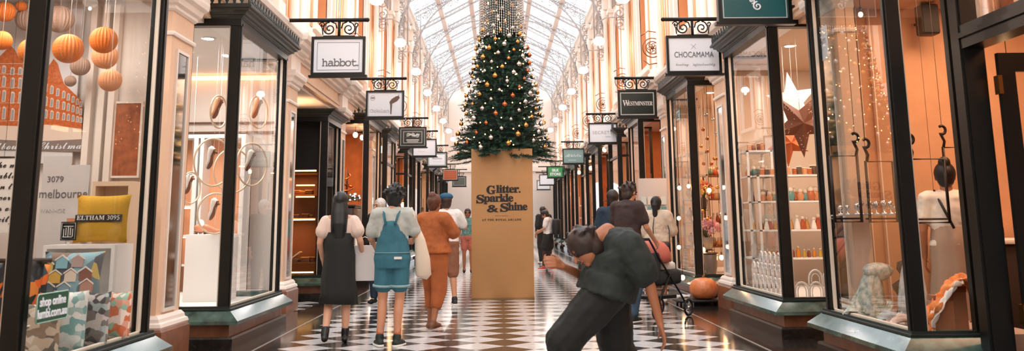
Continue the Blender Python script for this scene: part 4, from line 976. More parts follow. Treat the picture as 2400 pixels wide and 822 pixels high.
# ================================================================ SHOP LIGHTS AND CONTENTS
def at(u, v, Y):
    """place in the arcade that lies at depth Y along the sight line of image point (u, v)"""
    r = M_wc.transposed() @ V(((u - PX) / f_px, -(v - PY) / f_px, -1.0)); r = r * (Y / r.y); return V((r.x, r.y, r.z + 1.25))
for (x, y, p, c, sx, sy) in [(-3.9, 7.4, 95, '#FFF2E8', 1.6, 3), (-3.9, 11.9, 120, '#FFF8F2', 1.6, 3), (-3.9, 17.2, 35, '#FFC58F', 1.2, 1.4), (-4.0, 21.6, 110, '#FFB070', 1.4, 3), (-4.0, 26.5, 90, '#FFE3CC', 1.4, 3), (-4, 31.5, 100, '#FFB87E', 1.4, 3), (-4, 36, 90, '#FFDABC', 1.4, 3), (-4, 41, 90, '#FFC08A', 1.4, 3), (-4, 47, 90, '#FFDABC', 1.4, 5),
                             (4.6, 8.4, 120, '#FFC9A0', 2.4, 2.6), (4.8, 5.5, 60, '#FFA873', 2.0, 2.6), (4.1, 12, 110, '#FFE6D2', 1.2, 3), (4.1, 16.7, 110, '#FFC596', 1.2, 3), (4.1, 21.6, 80, '#FFAE78', 1.2, 3), (4.1, 26.5, 90, '#FFC596', 1.2, 3), (4.1, 31.5, 80, '#FFAE78', 1.2, 3), (4.1, 36, 80, '#FFC596', 1.2, 3), (4.1, 41, 80, '#FFAE78', 1.2, 3), (4.1, 47, 90, '#FFC596', 1.2, 5)]:
    area('shop_light', (x, y, 3.444), sx * .45, p * .62, c, sy=sy * .7)
spotm = emit('downlight glow', '#FFF2E2', 14.0); warmb = emit('warm bulb glow', '#FFC98E', 22.0)
def downlight(x, y, lab, grp, first=[None]):
    if first[0] is None:
        t = thing('downlight', lab, 'downlight', (x, y, 3.45), 0, grp); m = MB(); m.lathe([(.085, -.012), (.085, 0), (.06, 0), (.06, -.012)], (0, 0, 0), 18); m.build('rim', white, t)
        m = MB(); m.lathe([(.06, -.016), (.06, -.004)], (0, 0, 0), 18); m.build('lens', spotm, t); first[0] = t
    else: t = dup(first[0], (x, y, 3.45)); tag(t, lab, None, grp)
for x, y in ((-3.75, 11.2), (-4.0, 12.2), (-3.45, 11.3), (-3.55, 12.5), (-3.3, 12.0), (-4.5, 12.6)): downlight(x, y, 'round downlight in the ceiling of the white shoe shop', 'downlights in the shoe shop')
downlight(3.75, 12.1, 'round downlight above the star lanterns', None); downlight(3.7, 16.6, 'round downlight in the ornament shop window ceiling', None)
def bulb(u, v, Y, lab, r=.03, cord=True, grp=None, zt=3.45):
    p = at(u, v, Y); t = thing('hanging_bulb', lab, 'light bulb', p, 0, grp); m = MB(); m.ball((0, 0, 0), r, 12, 9, (1, 1, 1.15)); m.build('glass_bulb', warmb, t)
    m = MB(); m.cyl((0, 0, r), (0, 0, r + .05), .014, .012, 8); m.build('socket', bronze, t)
    if cord: m = MB(); m.cyl((0, 0, r + .04), (0, 0, zt - p.z), .0035, n=5); m.build('cord', blackp, t)
    return t
bulb(2365, 186, 8.0, 'bare glowing bulb hanging behind the open door at the right edge', .032)
bulb(2017, 34, 9.0, 'small glowing bulb high behind the clothes shop window', .022)
for u, v, Y in ((895, 350, 24.9), (833, 316, 21.9), (849, 322, 22.6)): bulb(u, v, Y, {895: 'large bright globe bulb in the narrow window past the orange shop', 833: 'bare bulb on the left inside the orange timber shop', 849: 'second bulb further inside the orange timber shop'}[u], .075 if u == 895 else .055)
for s_, (u, v, Y) in enumerate(((1592, 440, 16.0), (1614, 436, 16.4), (1591, 511, 16.0), (1591, 579, 16.0), (1697, 440, 15.8), (1697, 509, 15.8), (1702, 590, 15.8))):
    bulb(u, v, Y, 'small glowing bulb on the ornament shop window edge', .03, True, 'bulbs around the ornament shop window')
for s_, (u, v, Y) in enumerate(((1417, 350, 30), (1385, 394, 36), (1357, 404, 42), (1331, 420, 50), (1316, 430, 55), (1345, 452, 45), (915, 470, 26), (945, 480, 31))):
    bulb(u, v, Y, 'warm point of light deep in the far shop windows', .07, True, 'lights in the far shop windows')

# ---------------- gift shop, front left
def cloth(m, p0, p1, th=.02, waves=3, amp=.03, n=10):
    pass
deckm = mat('pale display deck', '#D9CFC4', .6); 
def deckbox(n, sg, xin, xwall, xback, yb0, yb1, y0, y1, z, mm):
    """window platform: reaches the glass inside the bay and stays behind the wall line beside it"""
    d_ = MB(lambda p: (sg * p.x, p.y, p.z)); d_.bb(xwall, xback, y0, y1, 0, z); d_.bb(xin, xwall, yb0 + .06, yb1 - .06, 0, z); d_.build('trim_%d' % n, mm, kind='structure')
deckbox(71, -1, 2.94, 3.36, 4.6, 5.95, 8.15, 5.0, 9.35, .38, deckm)
deckbox(72, -1, 2.94, 3.36, 4.7, 10.45, 12.85, 9.9, 14.1, .36, white)
deckbox(73, 1, 3.19, 3.56, 4.15, 7.45, 9.4, 7.55, 9.9, .38, mat('stone display deck', '#B9A593', .5))
deckbox(74, 1, 3.19, 3.56, 4.3, 10.75, 12.95, 10.85, 14.2, .38, deckm)
deckbox(75, 1, 3.19, 3.56, 4.3, 15.5, 17.55, 14.8, 18.9, .38, deckm)
# town poster
YP = 9.3
def pz(u, v, Y=YP): p = at(u, v, Y); return (p.x, p.z)
P0 = at(98, 345, YP); t = thing('town_poster', 'large printed poster of an orange brick corner building with script greeting', 'poster', (P0.x, YP, P0.z))
def rel(u, v): x, z = pz(u, v); return (x - P0.x, z - P0.z)
m = MB(); a = rel(-160, 385); b = rel(196, 20); m.bb(a[0], b[0], .0, .02, a[1], min(b[1], 3.4 - P0.z)); m.build('board', mat('pale printed sky', '#E3E2E4', .6), t)
brick = mat('orange brick print', '#CE6B34', .6, var=.25, vs=40); stone = mat('pale stone print', '#EFDCCB', .6); glassp = mat('grey window print', '#A9A7AA', .5)
def flat(mm, poly, y0, y1, name):
    m = MB(); m.prism([rel(*q) for q in poly], 'y', y0, y1); return m.build(name, mm, t)
flat(brick, [(-150, 338), (-150, 140), (-60, 130), (0, 132), (14, 118), (24, 106), (36, 118), (44, 134), (60, 142), (108, 160), (118, 150), (126, 138), (136, 150), (142, 172), (150, 196), (192, 236), (192, 316), (110, 318), (60, 322)], -.004, 0, 'facade_print')
m = MB(); g2 = MB()
def win(u, v, w_, h_, arch=True):
    a = rel(u - w_ / 2 - 1.5, v + h_ / 2 + 1.5); b = rel(u + w_ / 2 + 1.5, v - h_ / 2 - 1.5); m.bb(a[0], b[0], -.007, -.004, a[1], b[1])
    a = rel(u - w_ / 2, v + h_ / 2); b = rel(u + w_ / 2, v - h_ / 2); g2.bb(a[0], b[0], -.009, -.007, a[1], b[1])
    if arch: c = rel(u, v - h_ / 2 - 1); r = abs(b[0] - a[0]) * .62; m.prism([(c[0] + r * math.cos(PI * i / 8), c[1] + r * math.sin(PI * i / 8)) for i in range(9)], 'y', -.007, -.004)
for u in (-120, -90, -60, -30, -4, 10, 30, 48):
    for v, h_ in ((160, 12), (188, 20), (222, 22), (262, 24)): win(u, v + (4 if u < 20 else 8), 8, h_)
for i, u in enumerate((108, 122, 136, 150, 161, 172, 182, 190)):
    for v, h_ in ((206, 16), (238, 18), (268, 16)): win(u, v + i * (5.5 if v < 220 else 3.5 if v < 250 else 2), 6.5 - i * .3, h_ - i)
for v in (148, 172, 204, 240, 282): a = rel(-150, v + 3); b = rel(60, v + .5); m.bb(a[0], b[0], -.006, -.004, a[1], b[1])
m.build('window_print', stone, t); g2.build('pane_print', glassp, t)
flat(stone, [(-150, 322), (-150, 290), (60, 296), (110, 292), (192, 302), (192, 330), (60, 330)], -.006, -.004, 'shopfront_print')
flat(mat('grey ribbon print', '#8D7F78', .6), [(-150, 348), (-150, 322), (80, 332), (194, 326), (194, 356), (60, 352)], -.010, -.007, 'ribbon_print')
c = rel(44, 350); text(script('Merry Melbourne Christmas'), signW, t, (c[0], -.012, c[1]), .105)
# paper balls
def ball_(u, v, r, Y, m_, lab):
    p = at(u, v, Y); R0 = r * Y / 2250; t = thing('paper_ball', lab, 'paper ball', p, 0, 'paper balls hanging in the front left window')
    m = MB(); m.lathe([(R0 * math.cos(a), R0 * 1.02 * math.sin(a)) for a in [(-PI / 2 + .02) + (PI - .04) * i / 14 for i in range(15)]], (0, 0, 0), 48, smooth=False, mod=lambda th, z: 1 + .035 * math.cos(24 * th)); m.build('honeycomb_ball', m_, t)
    m = MB(); m.cyl((0, 0, R0 * .98), (0, 0, 3.45 - p.z), .002, n=4); m.build('string', white, t)
ob = mat('orange tissue paper', '#E07A2E', .6, var=.1); ob2 = mat('pale orange tissue', '#E9A070', .6); gb = mat('taupe tissue paper', '#A38674', .6)
for i, (u, v, r, Y, m_, l_) in enumerate(((75, 120, 30, 7.9, ob, 'large deep orange paper ball half behind the black post'), (160, 114, 34, 7.9, ob, 'largest orange paper ball just right of the black post'), (243, 94, 31, 8.3, ob, 'orange paper ball highest in the right hand stack of three'), (246, 132, 29, 8.85, ob2, 'pale orange paper ball in the middle of the stack of three'), (258, 188, 26, 8.0, ob2, 'pale orange paper ball lowest in the stack of three'),
                                      (12, 28, 23, 8.8, ob, 'orange paper ball at the upper left edge'), (5, 95, 22, 8.1, ob, 'orange paper ball below another at the left edge'), (66, 45, 28, 9.0, gb, 'taupe paper ball left of the black post'), (50, 15, 12, 8.9, ob, 'small orange paper ball above the taupe one'), (140, 45, 32, 8.9, gb, 'taupe paper ball above the largest orange one'), (188, 155, 22, 9.0, gb, 'taupe paper ball between the largest ball and the stack'), (165, 190, 13, 9.0, gb, 'small taupe paper ball low over the poster'))): ball_(u, v, r, Y, m_, l_)
# white cube table, shelves, cushions
t = thing('cube_table', 'white open fronted cube table under the yellow cushion', 'table', (-3.42, 8.25, .38)); m = MB()
m.bb(-.29, .29, -.2, .2, .70, .73); m.bb(-.29, -.26, -.2, .2, 0, .7); m.bb(.26, .29, -.2, .2, 0, .7); m.bb(-.26, .26, .17, .2, 0, .7); m.build('carcass', white, t); m = MB(); m.bb(-.26, .26, -.18, .17, .22, .245); m.build('shelf', white, t)
def cushion(name, lab, loc, w_, h_, d_, m_, rz=0, rx=-.12, extras=None, grp=None):
    t = thing(name, lab, 'cushion', loc, rz, grp); t.rotation_euler = (rx, 0, rz); m = MB(); n = 14; vs = []; fs = []
    for s in (-1, 1):
        for i in range(n + 1):
            for j in range(n + 1):
                u, v = 2 * i / n - 1, 2 * j / n - 1; pin = 1 - .07 * (1 - abs(u) ** 2) * abs(v) ** 6; pin2 = 1 - .07 * (1 - abs(v) ** 2) * abs(u) ** 6
                vs.append((u * w_ / 2 * pin2, s * d_ / 2 * ((1 - u ** 4) * (1 - v ** 4)) ** .6, h_ / 2 + v * h_ / 2 * pin))
        o = (0 if s < 0 else (n + 1) ** 2)
        fs += [(o + i * (n + 1) + j, o + (i + 1) * (n + 1) + j, o + (i + 1) * (n + 1) + j + 1, o + i * (n + 1) + j + 1) for i in range(n) for j in range(n)]
    m.add(vs, fs, True); m.build('cover', m_, t); return t
yel = mat('mustard woven cloth', '#D3A12F', .85, var=.08, vs=6, bump=.5, bs=160)
t = cushion('cushion', 'mustard yellow cushion with a black ELTHAM 3095 band', (-3.31, 8.18, 1.12), .45, .40, .15, yel, rx=-.1)
m = MB(); m.prism([(-.192, .165), (.192, .165), (.192, .225), (-.192, .225)], 'y', -.079, -.07); m.build('printed_band', mat('black band', '#262322', .8), t); text(bold('ELTHAM 3095'), whitec, t, (0, -.083, .182), .052, space=1.05)
def patch(name, cols, sc=9):
    m = bpy.data.materials.new(name); m.use_nodes = True; nt = m.node_tree; b = nt.nodes['Principled BSDF']; b.inputs['Roughness'].default_value = .8
    tc = nt.nodes.new('ShaderNodeTexCoord'); vo = nt.nodes.new('ShaderNodeTexVoronoi'); vo.inputs['Scale'].default_value = sc; nt.links.new(tc.outputs['Object'], vo.inputs['Vector'])
    r = nt.nodes.new('ShaderNodeValToRGB'); r.color_ramp.interpolation = 'CONSTANT'; e = r.color_ramp.elements
    while len(e) < len(cols): e.new(.5)
    for i, c in enumerate(cols): e[i].position = i / len(cols); e[i].color = (*lin(c), 1)
    sep = nt.nodes.new('ShaderNodeSeparateColor'); nt.links.new(vo.outputs['Color'], sep.inputs[0]); nt.links.new(sep.outputs[0], r.inputs[0]); nt.links.new(r.outputs[0], b.inputs['Base Color']); return m
t = cushion('cushion', 'cushion printed with little coloured gabled houses', (at(170, 640, 7.75).x, 7.72, .70), .47, .37, .15, patch('house patchwork', ['#6F8790', '#8FB7C2', '#8A7468', '#5C5F63', '#C9B36A'], 7), rx=-.15)
rng = random.Random(4)
for i, (x, z, c) in enumerate(((-.17, .2, '#D9BE62'), (-.06, .23, '#8FC0CC'), (.06, .24, '#B9A39A'), (-.1, .12, '#DDB452'), (.02, .13, '#E3D3C0'), (.13, .14, '#8A5F52'), (.15, .05, '#B58C7C'), (-.02, .03, '#7F9DA6'), (-.14, .03, '#5F6A70'))):
    m = MB(); m.prism([(x - .045, z), (x + .045, z), (x + .045, z + .06), (x, z + .09), (x - .045, z + .06)], 'y', -.080, -.055); m.build('house_print', mat('house ' + c, c, .8), t)
    m = MB(); m.prism([(x - .055, z + .057), (x, z + .095), (x + .055, z + .057), (x + .055, z + .068), (x, z + .107), (x - .055, z + .068)], 'y', -.083, -.078); m.build('roof_print', mat('roof print', '#EDE4DC', .8), t)
t = thing('display_ledge', 'low white display ledge under the house cushion', 'shelf', (-3.5, 7.75, .38)); m = MB(); m.bb(-.3, .45, -.18, .18, .28, .31); m.bb(-.28, -.25, -.15, .15, 0, .28); m.bb(.40, .43, -.15, .15, 0, .28); m.build('ledge', white, t)
for u, Y, w_, h_, cols, lab in ((95, 6.85, .30, .36, ['#C9B7A2', '#8E7C68', '#DED2C4', '#6E6A62'], 'beige floral cushion lowest in the front left window'), (163, 7.05, .25, .43, ['#DCE6E4', '#7FB0B0', '#EDEFEC', '#A9C6C6'], 'white and teal brick pattern cushion in the wire rack'), (223, 7.35, .22, .40, ['#6F6A66', '#B9B2AC', '#46484A', '#9AA8A6'], 'dark grey floral cushion in the wire rack'), (276, 7.7, .21, .38, ['#C96F48', '#E9D6C8', '#8FB59E', '#D9A08A'], 'coral and green patterned cushion in the wire rack')):
    cushion('cushion', lab, (at(u, 700, Y).x, Y, .385), w_, h_, .14, patch(lab[:12], cols, 22), rx=-.06)
t = thing('wire_rack', 'thin white wire rack in front of the lowest cushions', 'rack', (-3.15, 6.75, .38)); m = MB()
for z in (.05, .22): m.tube([(-.22, -.3, z), (.0, .1, z), (.12, 1.0, z)], .006, 6)
for q in ((-.22, -.3), (0, .1), (.12, 1.0)): m.cyl((q[0], q[1], 0), (q[0], q[1], .24), .006, n=6)
m.build('wire', white, t)
t = thing('quilt', 'orange and black patterned quilt draped beside the black post', 'quilt', (at(52, 640, 7.4).x, 7.4, .38)); m = MB(); n = 16; vs = []; fs = []
for i in range(n + 1):
    for j in range(n + 1):
        u, v = i / n * 2 - 1, j / n; vs.append((u * .24 * (1 - .25 * v), -.10 * math.sin(v * PI) - .05 * math.cos(u * 9 + v * 3) - .1 * (1 - v), v * .64 - .04 * u * u))
fs = [(i * (n + 1) + j, (i + 1) * (n + 1) + j, (i + 1) * (n + 1) + j + 1, i * (n + 1) + j + 1) for i in range(n) for j in range(n)]
m.add(vs, fs, True); o = m.build('cloth', patch('orange black quilt', ['#E06A22', '#242729', '#E48A3A', '#3B4A50', '#1D1E20'], 11), t); so = o.modifiers.new('th', 'SOLIDIFY'); so.thickness = .04
m = MB(); m.cyl((-.2, .02, .63), (.2, .02, .63), .018); m.cyl((0, .02, 0), (0, .02, .63), .018); m.build('stand', bronze, t)
t = thing('text_banner', 'white cloth banner with black handwritten words beside the quilt', 'banner', (at(15, 455, 8.7).x, 8.7, at(15, 545, 8.7).z)); m = MB(); m.bb(-.27, .17, 0, .01, 0, .66); m.build('cloth', whitec, t)
m = MB(); m.cyl((-.29, .005, .66), (.19, .005, .66), .01); m.cyl((-.05, .005, .66), (-.05, .005, 3.45 - t.location.z), .002, n=4); m.build('hanging_rod', bronze, t)
for i, s_ in enumerate(('the most', 'lovable city', 'in the', 'world', 'is our', 'city')): text(script(s_), inkd, t, (0.02, -.003, .57 - i * .095), .085)
t = thing('printed_panel', 'tall pale panel with grey place names left of the yellow cushion', 'sign', (at(140, 560, 8.75).x, 8.75, .38)); m = MB(); m.bb(-.2, .05, 0, .015, 0, 1.5); m.bb(.05, .22, 0, .015, .95, 1.42); m.build('panel', mat('sheer pale panel', '#CFCBC9', .5), t)
text('3079', ink, t, (-.08, -.002, 1.27), .075); text('melbourne', ink, t, (.0, -.002, 1.13), .11, sx=.9); text('IVANHOE', inkl, t, (-.08, -.002, 1.0), .05)
t = thing('logo_card', 'small black square card with a white maze logo by the yellow cushion', 'card', (at(160, 545, 8.1).x, 8.1, at(160, 563, 8.1).z - .0), 0); m = MB(); m.bb(-.063, .063, 0, .012, 0, .15); m.build('card', mat('black card', '#141615', .4), t)
m = MB()
for i in range(5): m.bb(-.04 + i * .018, -.034 + i * .018, -.003, 0, .03 + .01 * (i % 2), .11 - .008 * abs(i - 2))
m.bb(-.04, .04, -.003, 0, .11, .116); m.bb(-.045, .03, -.003, 0, .025, .031); m.tube([(-.055, -.002, .01), (.055, -.002, .01), (.055, -.002, .14), (-.055, -.002, .14)], .002, 4, closed=True); m.build('maze_logo', whitec, t)
m = MB(); m.bb(-.01, .01, .012, .02, .38 + .7 + .03 - t.location.z, .1); m.build('prop', white, t)
t = thing('open_timber_case', 'tall cream timber frame standing behind the yellow cushion', 'frame', (at(272, 500, 8.85).x, 8.85, .38)); m = MB()
for a, b, c, d in ((-.18, -.15, 0, 1.23), (.14, .18, 0, 1.23), (-.18, .18, 1.23, 1.27)): m.bb(a, b, -.12, .12, c, d)
m.build('timber_surround', mat('pale timber', '#E2C4A6', .6), t); m = MB(); m.bb(-.15, .14, .09, .11, .3, 1.23); m.build('back_board', mat('blush board', '#D9B9A6', .6), t)
for u0, u1, v0, v1, mm, lab in ((262, 332, 242, 412, mat('rust mottled reflection', '#A85F3A', .6, var=.35, vs=12), 'rust brown mottled board painted as a glass reflection, on the shop wall above the timber frame'), (152, 190, 470, 520, ob2, 'small orange picture beside the printed panel')):  # rust board carries a reflection of the interior as its own colour
    a = at(u0, v1, 9.33); b = at(u1, v0, 9.33); t = thing('wall_picture', lab, 'picture', ((a.x + b.x) / 2, 9.34, a.z)); m = MB(); m.bb(-(b.x - a.x) / 2, (b.x - a.x) / 2, -.01, .02, 0, b.z - a.z); m.build('board', mm, t); m = MB(); w_ = (b.x - a.x) / 2
    for q in ((-w_ - .02, -w_, -.02, b.z - a.z + .02), (w_, w_ + .02, -.02, b.z - a.z + .02), (-w_, w_, b.z - a.z, b.z - a.z + .02), (-w_, w_, -.02, 0)): m.bb(q[0], q[1], -.02, .02, q[2], q[3])
    m.build('frame', cream, t)
m = MB(); 
for u in (196, 226, 250): p = at(u, 400, 9.3); m.bb(p.x - .03, p.x + .03, 9.28, 9.38, .4, 3.4)
m.build('trim_80', cream, kind='structure')
t = thing('window_sticker', 'green rounded window sticker reading shop online lumbi.com.au', 'sticker', (-2.80, 6.26, at(111, 718, 6.26).z - .0)); g = MB(); 
q = [(-.2, -.085), (.2, -.085), (.215, -.07), (.215, .07), (.2, .085), (-.2, .085), (-.215, .07), (-.215, -.07)]
t.rotation_euler = (0, 0, PI / 2 * 1); t.location = (-2.79, 6.24, at(111, 718, 6.24).z)
g.prism(q, 'y', -.002, .002); g.build('sticker_film', mat('bottle green film', '#12523B', .4), t)
g = MB(); g.tube([(a, -.003, b) for a, b in q], .004, 4, closed=True); g.build('pale_edge', mat('pale green', '#9CC4B2', .4), t)
text('shop online', signW, t, (0, -.004, .012), .076, off=.0015); text('lumbi.com.au', signW, t, (0, -.004, -.058), .076, off=.0015)

# ---------------- shoe shop, second window on the left
t = thing('display_plinth', 'plain white plinth in the shoe shop window', 'plinth', (at(484, 640, 12.0).x, 12.2, .36)); m = MB(); m.rbox(-.26, .25, -.25, .25, 0, .79, .006); m.build('block', white, t); m = MB(); m.bb(-.24, .23, -.23, .23, -.0, .02); m.build('foot', cream, t)
cab = thing('wall_display', 'white framed wall display with glowing peach niches in the shoe shop', 'display case', (at(505, 600, 13.6).x, 13.75, .36)); m = MB()
W_ = .55; H_ = 2.15
for a, b, c, d in ((-.62, -.57, 0, H_ - .05), (-.36, -.30, 0, H_ - .05), (-.27, -.22, 0, H_ - .05), (.30, .36, 0, H_ - .05), (-.62, .36, H_ - .05, H_)): m.bb(a, b, -.2, .2, c, d)
m.build('frame', white, cab); m = MB(); m.bb(-.62, .36, .16, .2, 0, H_); m.build('back_panel', mat('peach niche glow', '#E8A57C', .6), cab)  # warm panel colour stands for the orange light in the niche
m = MB()
for z in (.35, .75, 1.15, 1.6): m.bb(-.57, -.36, -.15, .16, z, z + .02)
m.build('shelf', white, cab); m = MB()
for z in (.73, 1.13, 1.58): m.bb(-.56, -.37, -.02, .0, z, z + .012)
m.build('shelf_light', emit('shelf glow', '#FFE9D6', 8), cab)
def mkshoe(lab, loc, col, rz=0, rx=0, heel=.03, grp=None, L=.25):
    t = thing('court_shoe', lab, 'shoe', loc, rz, grp); t.rotation_euler = (rx, 0, rz); mm = mat('shoe ' + col, col, .4)
    m = MB(); R = [(-.115, .028, .035, heel + .045), (-.09, .034, .05, heel + .05), (-.03, .033, .04, heel + .035), (.03, .037, .03, .035), (.08, .042, .028, .028), (.115, .034, .02, .02), (.13, .015, .01, .014)]
    loft(m, [((0, y * L / .25, z), rx_, rz_) for y, rx_, rz_, z in R], 14); o = m.build('upper', mm, t)
    m = MB(); loft(m, [((0, y * L / .25, z - rz_ * .8), rx_ * .75, .006) for y, rx_, rz_, z in R[:5]], 12); m.build('insole', mat('insole', '#E9C9AE', .5), t)
    m = MB(); cap(m, (0, -.09 * L / .25, heel), (0, -.092 * L / .25, .006), .018, .014, 8); loft(m, [((0, y * L / .25, z - rz_ * .95), rx_ * .95, .006) for y, rx_, rz_, z in R], 12); m.build('sole', mat('leather sole', '#7E4C34', .5), t); return t
hoopm = mat('brass hoop', '#E3C9AC', .35, metal=.4)
def hoop(u, v, Y, r, rz, lab, sq=1.0):
    p = at(u, v, Y); t = thing('hanging_hoop', lab, 'hoop', p, rz, 'hoops hanging in the shoe shop window'); m = MB()
    m.tube([(r * sq * math.cos(a * PI / 18), 0, r * math.sin(a * PI / 18)) for a in range(36)], .012, 6, closed=True); m.build('ring', hoopm, t)
    m = MB(); m.cyl((0, 0, r), (0, 0, 3.45 - p.z), .002, n=4); m.cyl((0, 0, -r + .01), (0, 0, r), .002, n=4); m.build('thread', white, t)
for (u, v, Y, r, rz, l1, c1, l2, sh) in ((513, 262, 11.4, .19, 1.3, 'narrow hoop highest in the shoe shop window', '#D99C74', 'tan shoe hanging in the highest hoop', .02), (606, 262, 11.9, .2, 1.2, 'narrow high hoop nearer the far window post', '#E3A37C', 'tan shoe in the high hoop near the far post', .02), (500, 380, 11.6, .28, .9, 'large hoop over the plinth with a silver white shoe', '#D9D3CF', 'silver white shoe hanging in the large hoop', .04),
        (590, 385, 12.0, .26, 1.0, 'large hoop right of the corner post', '#E8DDD2', 'white shoe in the hoop right of the corner post', .02), (545, 400, 12.5, .28, .8, 'hoop partly behind the corner post', '#E9E2DC', 'white shoe partly behind the corner post', .04), (505, 500, 11.9, .24, .7, 'hoop lowest, just above the plinth', '#EDE9E4', 'pale shoe in the hoop just above the plinth', .03), (447, 440, 12.6, .2, 1.2, 'narrow hoop next to the mirrored pilaster', '#E8E2DE', 'white shoe next to the mirrored pilaster', .03)):
    hoop(u, v, Y, r, rz, l1, .95); p = at(u, v - 6, Y); mkshoe(l2, p, c1, 1.2, -1.0, sh)
mkshoe('rose tan shoe on the white plinth pointing to the aisle', (at(498, 545, 12.1).x, 12.1, 1.155), '#D98F6C', -1.3, 0, .02); mkshoe('second rose tan shoe at the back of the white plinth', (at(478, 545, 12.3).x, 12.3, 1.155), '#D98F6C', -1.0, 0, .02)
mkshoe('white sandal standing upright on the plinth back', (at(470, 520, 12.35).x, 12.38, 1.2), '#EFEAE6', .6, 1.2, .02)
m = MB(); m.bb(-4.9, -3.25, 14.08, 14.12, 3.36, 3.42); o = m.build('trim_81', emit('warm cove light', '#FFB98A', 3.0), kind='structure')
m = MB()
for z in (2.72, 2.58): m.bb(-5.9, -3.25, 14.14, 14.18, z, z + .025)
m.build('trim_82', mat('brown rail', '#6E4A38', .5), kind='structure')

# ---------------- chocolate display beside the recessed door
t = thing('chocolate_cabinet', 'tall lit cabinet of chocolates with a black blind above it', 'display case', (-3.62, 17.25, .3)); m = MB()
m.bb(-.52, -.49, -.25, .3, 0, 2.8); m.bb(.45, .48, -.25, .3, 0, 2.8); m.bb(-.5, .46, .27, .3, 0, 2.8); m.bb(-.5, .46, -.25, .3, 0, .12); m.build('carcass', mat('dark walnut', '#4A2C1C', .4, var=.2), t)
m = MB(); m.bb(-.5, .46, -.27, -.24, 1.9, 2.78); m.build('black_blind', mat('matte black blind', '#121213', .8), t)
for z in (1.82, 1.05, .30, 1.45): m = MB(); m.bb(-.49 if z != 1.45 else .0, .45, -.22, .27, z, z + .02); m.build('shelf', mat('amber shelf', '#9A6238', .4), t)
m = MB()
for z in (1.87, 1.03, .14): m.bb(-.45, .42, -.235, -.215, z, z + .022)
m.bb(.08, .4, -.235, -.215, 1.42, 1.44); m.bb(.08, .4, -.235, -.215, 1.62, 1.64); m.build('light_strip', emit('amber strip light', '#FFB86A', 9), t)
m = MB(); m.bb(-.48, .44, .24, .27, .12, 1.85); m.build('back_board', mat('amber board', '#8A5636', .5), t)
rng = random.Random(9); cb0 = None
for i in range(26):
    z = .3 + rng.choice((.32, .32, 1.07, 1.07, 1.47, .32)); x = -3.62 + (rng.uniform(-.42, .38) if z < 1.7 else rng.uniform(.05, .4)); y = 17.25 + rng.uniform(-.18, .15)
    if cb0 is None:
        cb0 = thing('chocolate_box', 'small box of chocolates on the amber lit shelves', 'box', (x, y, z), 0, 'chocolate boxes in the lit cabinet'); m = MB(); m.rbox(-.05, .05, -.035, .035, 0, .05, .006); m.build('body', mat('chocolate card', '#7A4426', .5), cb0); m = MB(); m.rbox(-.053, .053, -.038, .038, .05, .062, .004); m.build('lid', mat('gold card', '#D9A25A', .4), cb0)
    else: dup(cb0, (x, y, z), rng.uniform(-.5, .5), rng.uniform(.8, 1.5))
t = thing('open_book', 'open pale book of chocolates on the lowest lit shelf', 'book', (-3.68, 17.13, .625)); m = MB(); m.box((-.13, 0, .07), (.26, .22, .02), Matrix.Rotation(.25, 3, 'Y')); m.box((.13, 0, .09), (.26, .22, .02), Matrix.Rotation(-.65, 3, 'Y')); m.build('pages', mat('cream pages', '#F7D9AE', .6), t); m = MB(); m.bb(-.2, .2, -.11, .11, 0, .03); m.build('cover', panelb, t)
area('cabinet_light', (-3.6, 17.05, 2.1), .5, 4, '#FFB26A', sy=.2); area('cabinet_light', (-3.6, 17.02, 1.3), .5, 3.5, '#FFB26A', sy=.2)

# ---------------- orange timber shop
t = thing('shop_counter', 'dark glossy counter in the orange timber shop', 'counter', (-3.55, 22.0, 0)); m = MB(); m.rbox(-.5, .35, -.5, .9, .36, 1.62, .02); m.build('body', mat('dark mahogany', '#3E2216', .25, var=.3), t); m = MB(); m.rbox(-.55, .4, -.55, .95, 1.62, 1.68, .015); m.build('top', bronze, t)
t = thing('garland', 'green garland with blue white fairy lights on the dark counter', 'garland', (-3.5, 21.75, 1.70)); fo = MB(); rng = random.Random(2)
for i in range(90): sprig(V((rng.uniform(-.4, .4), rng.uniform(-.2, .2), .05 + rng.uniform(0, .1))), V((rng.uniform(-1, 1), rng.uniform(-1, 1), rng.uniform(-.2, .8))), .14, .03)
fo.build('greenery', needle, t); bl = emit('cool fairy bulb', '#CFE2FF', 12)
for i in range(26): m = MB(); m.ball((rng.uniform(-.42, .42), rng.uniform(-.25, .1), rng.uniform(.03, .22)), .016, 6, 5); m.build('bulb', bl, t)
t = thing('chocolate_fountain', 'brown ribbon like spiral ornament above the garland', 'ornament', (-3.45, 22.1, 1.68)); m = MB(); m.tube([(.2 * math.cos(a * .5) * (1 - a / 40), .2 * math.sin(a * .5) * (1 - a / 40), .1 + a * .022) for a in range(30)], .03, 8, flat=.5); m.build('ribbon', copper, t); m = MB(); m.cyl((0, 0, 0), (0, 0, .78), .02); m.build('stem', bronze, t)
t = thing('light_column', 'tall glowing white column lamp beyond the orange shop corner', 'lamp', (-2.95, 22.9, .4)); m = MB(); m.rbox(-.05, .05, -.05, .05, .05, 1.0, .01); m.build('diffuser', emit('column glow', '#FFE8D4', 5), t); m = MB(); m.rbox(-.07, .07, -.07, .07, 0, .05, .01); m.build('base', bronze, t)

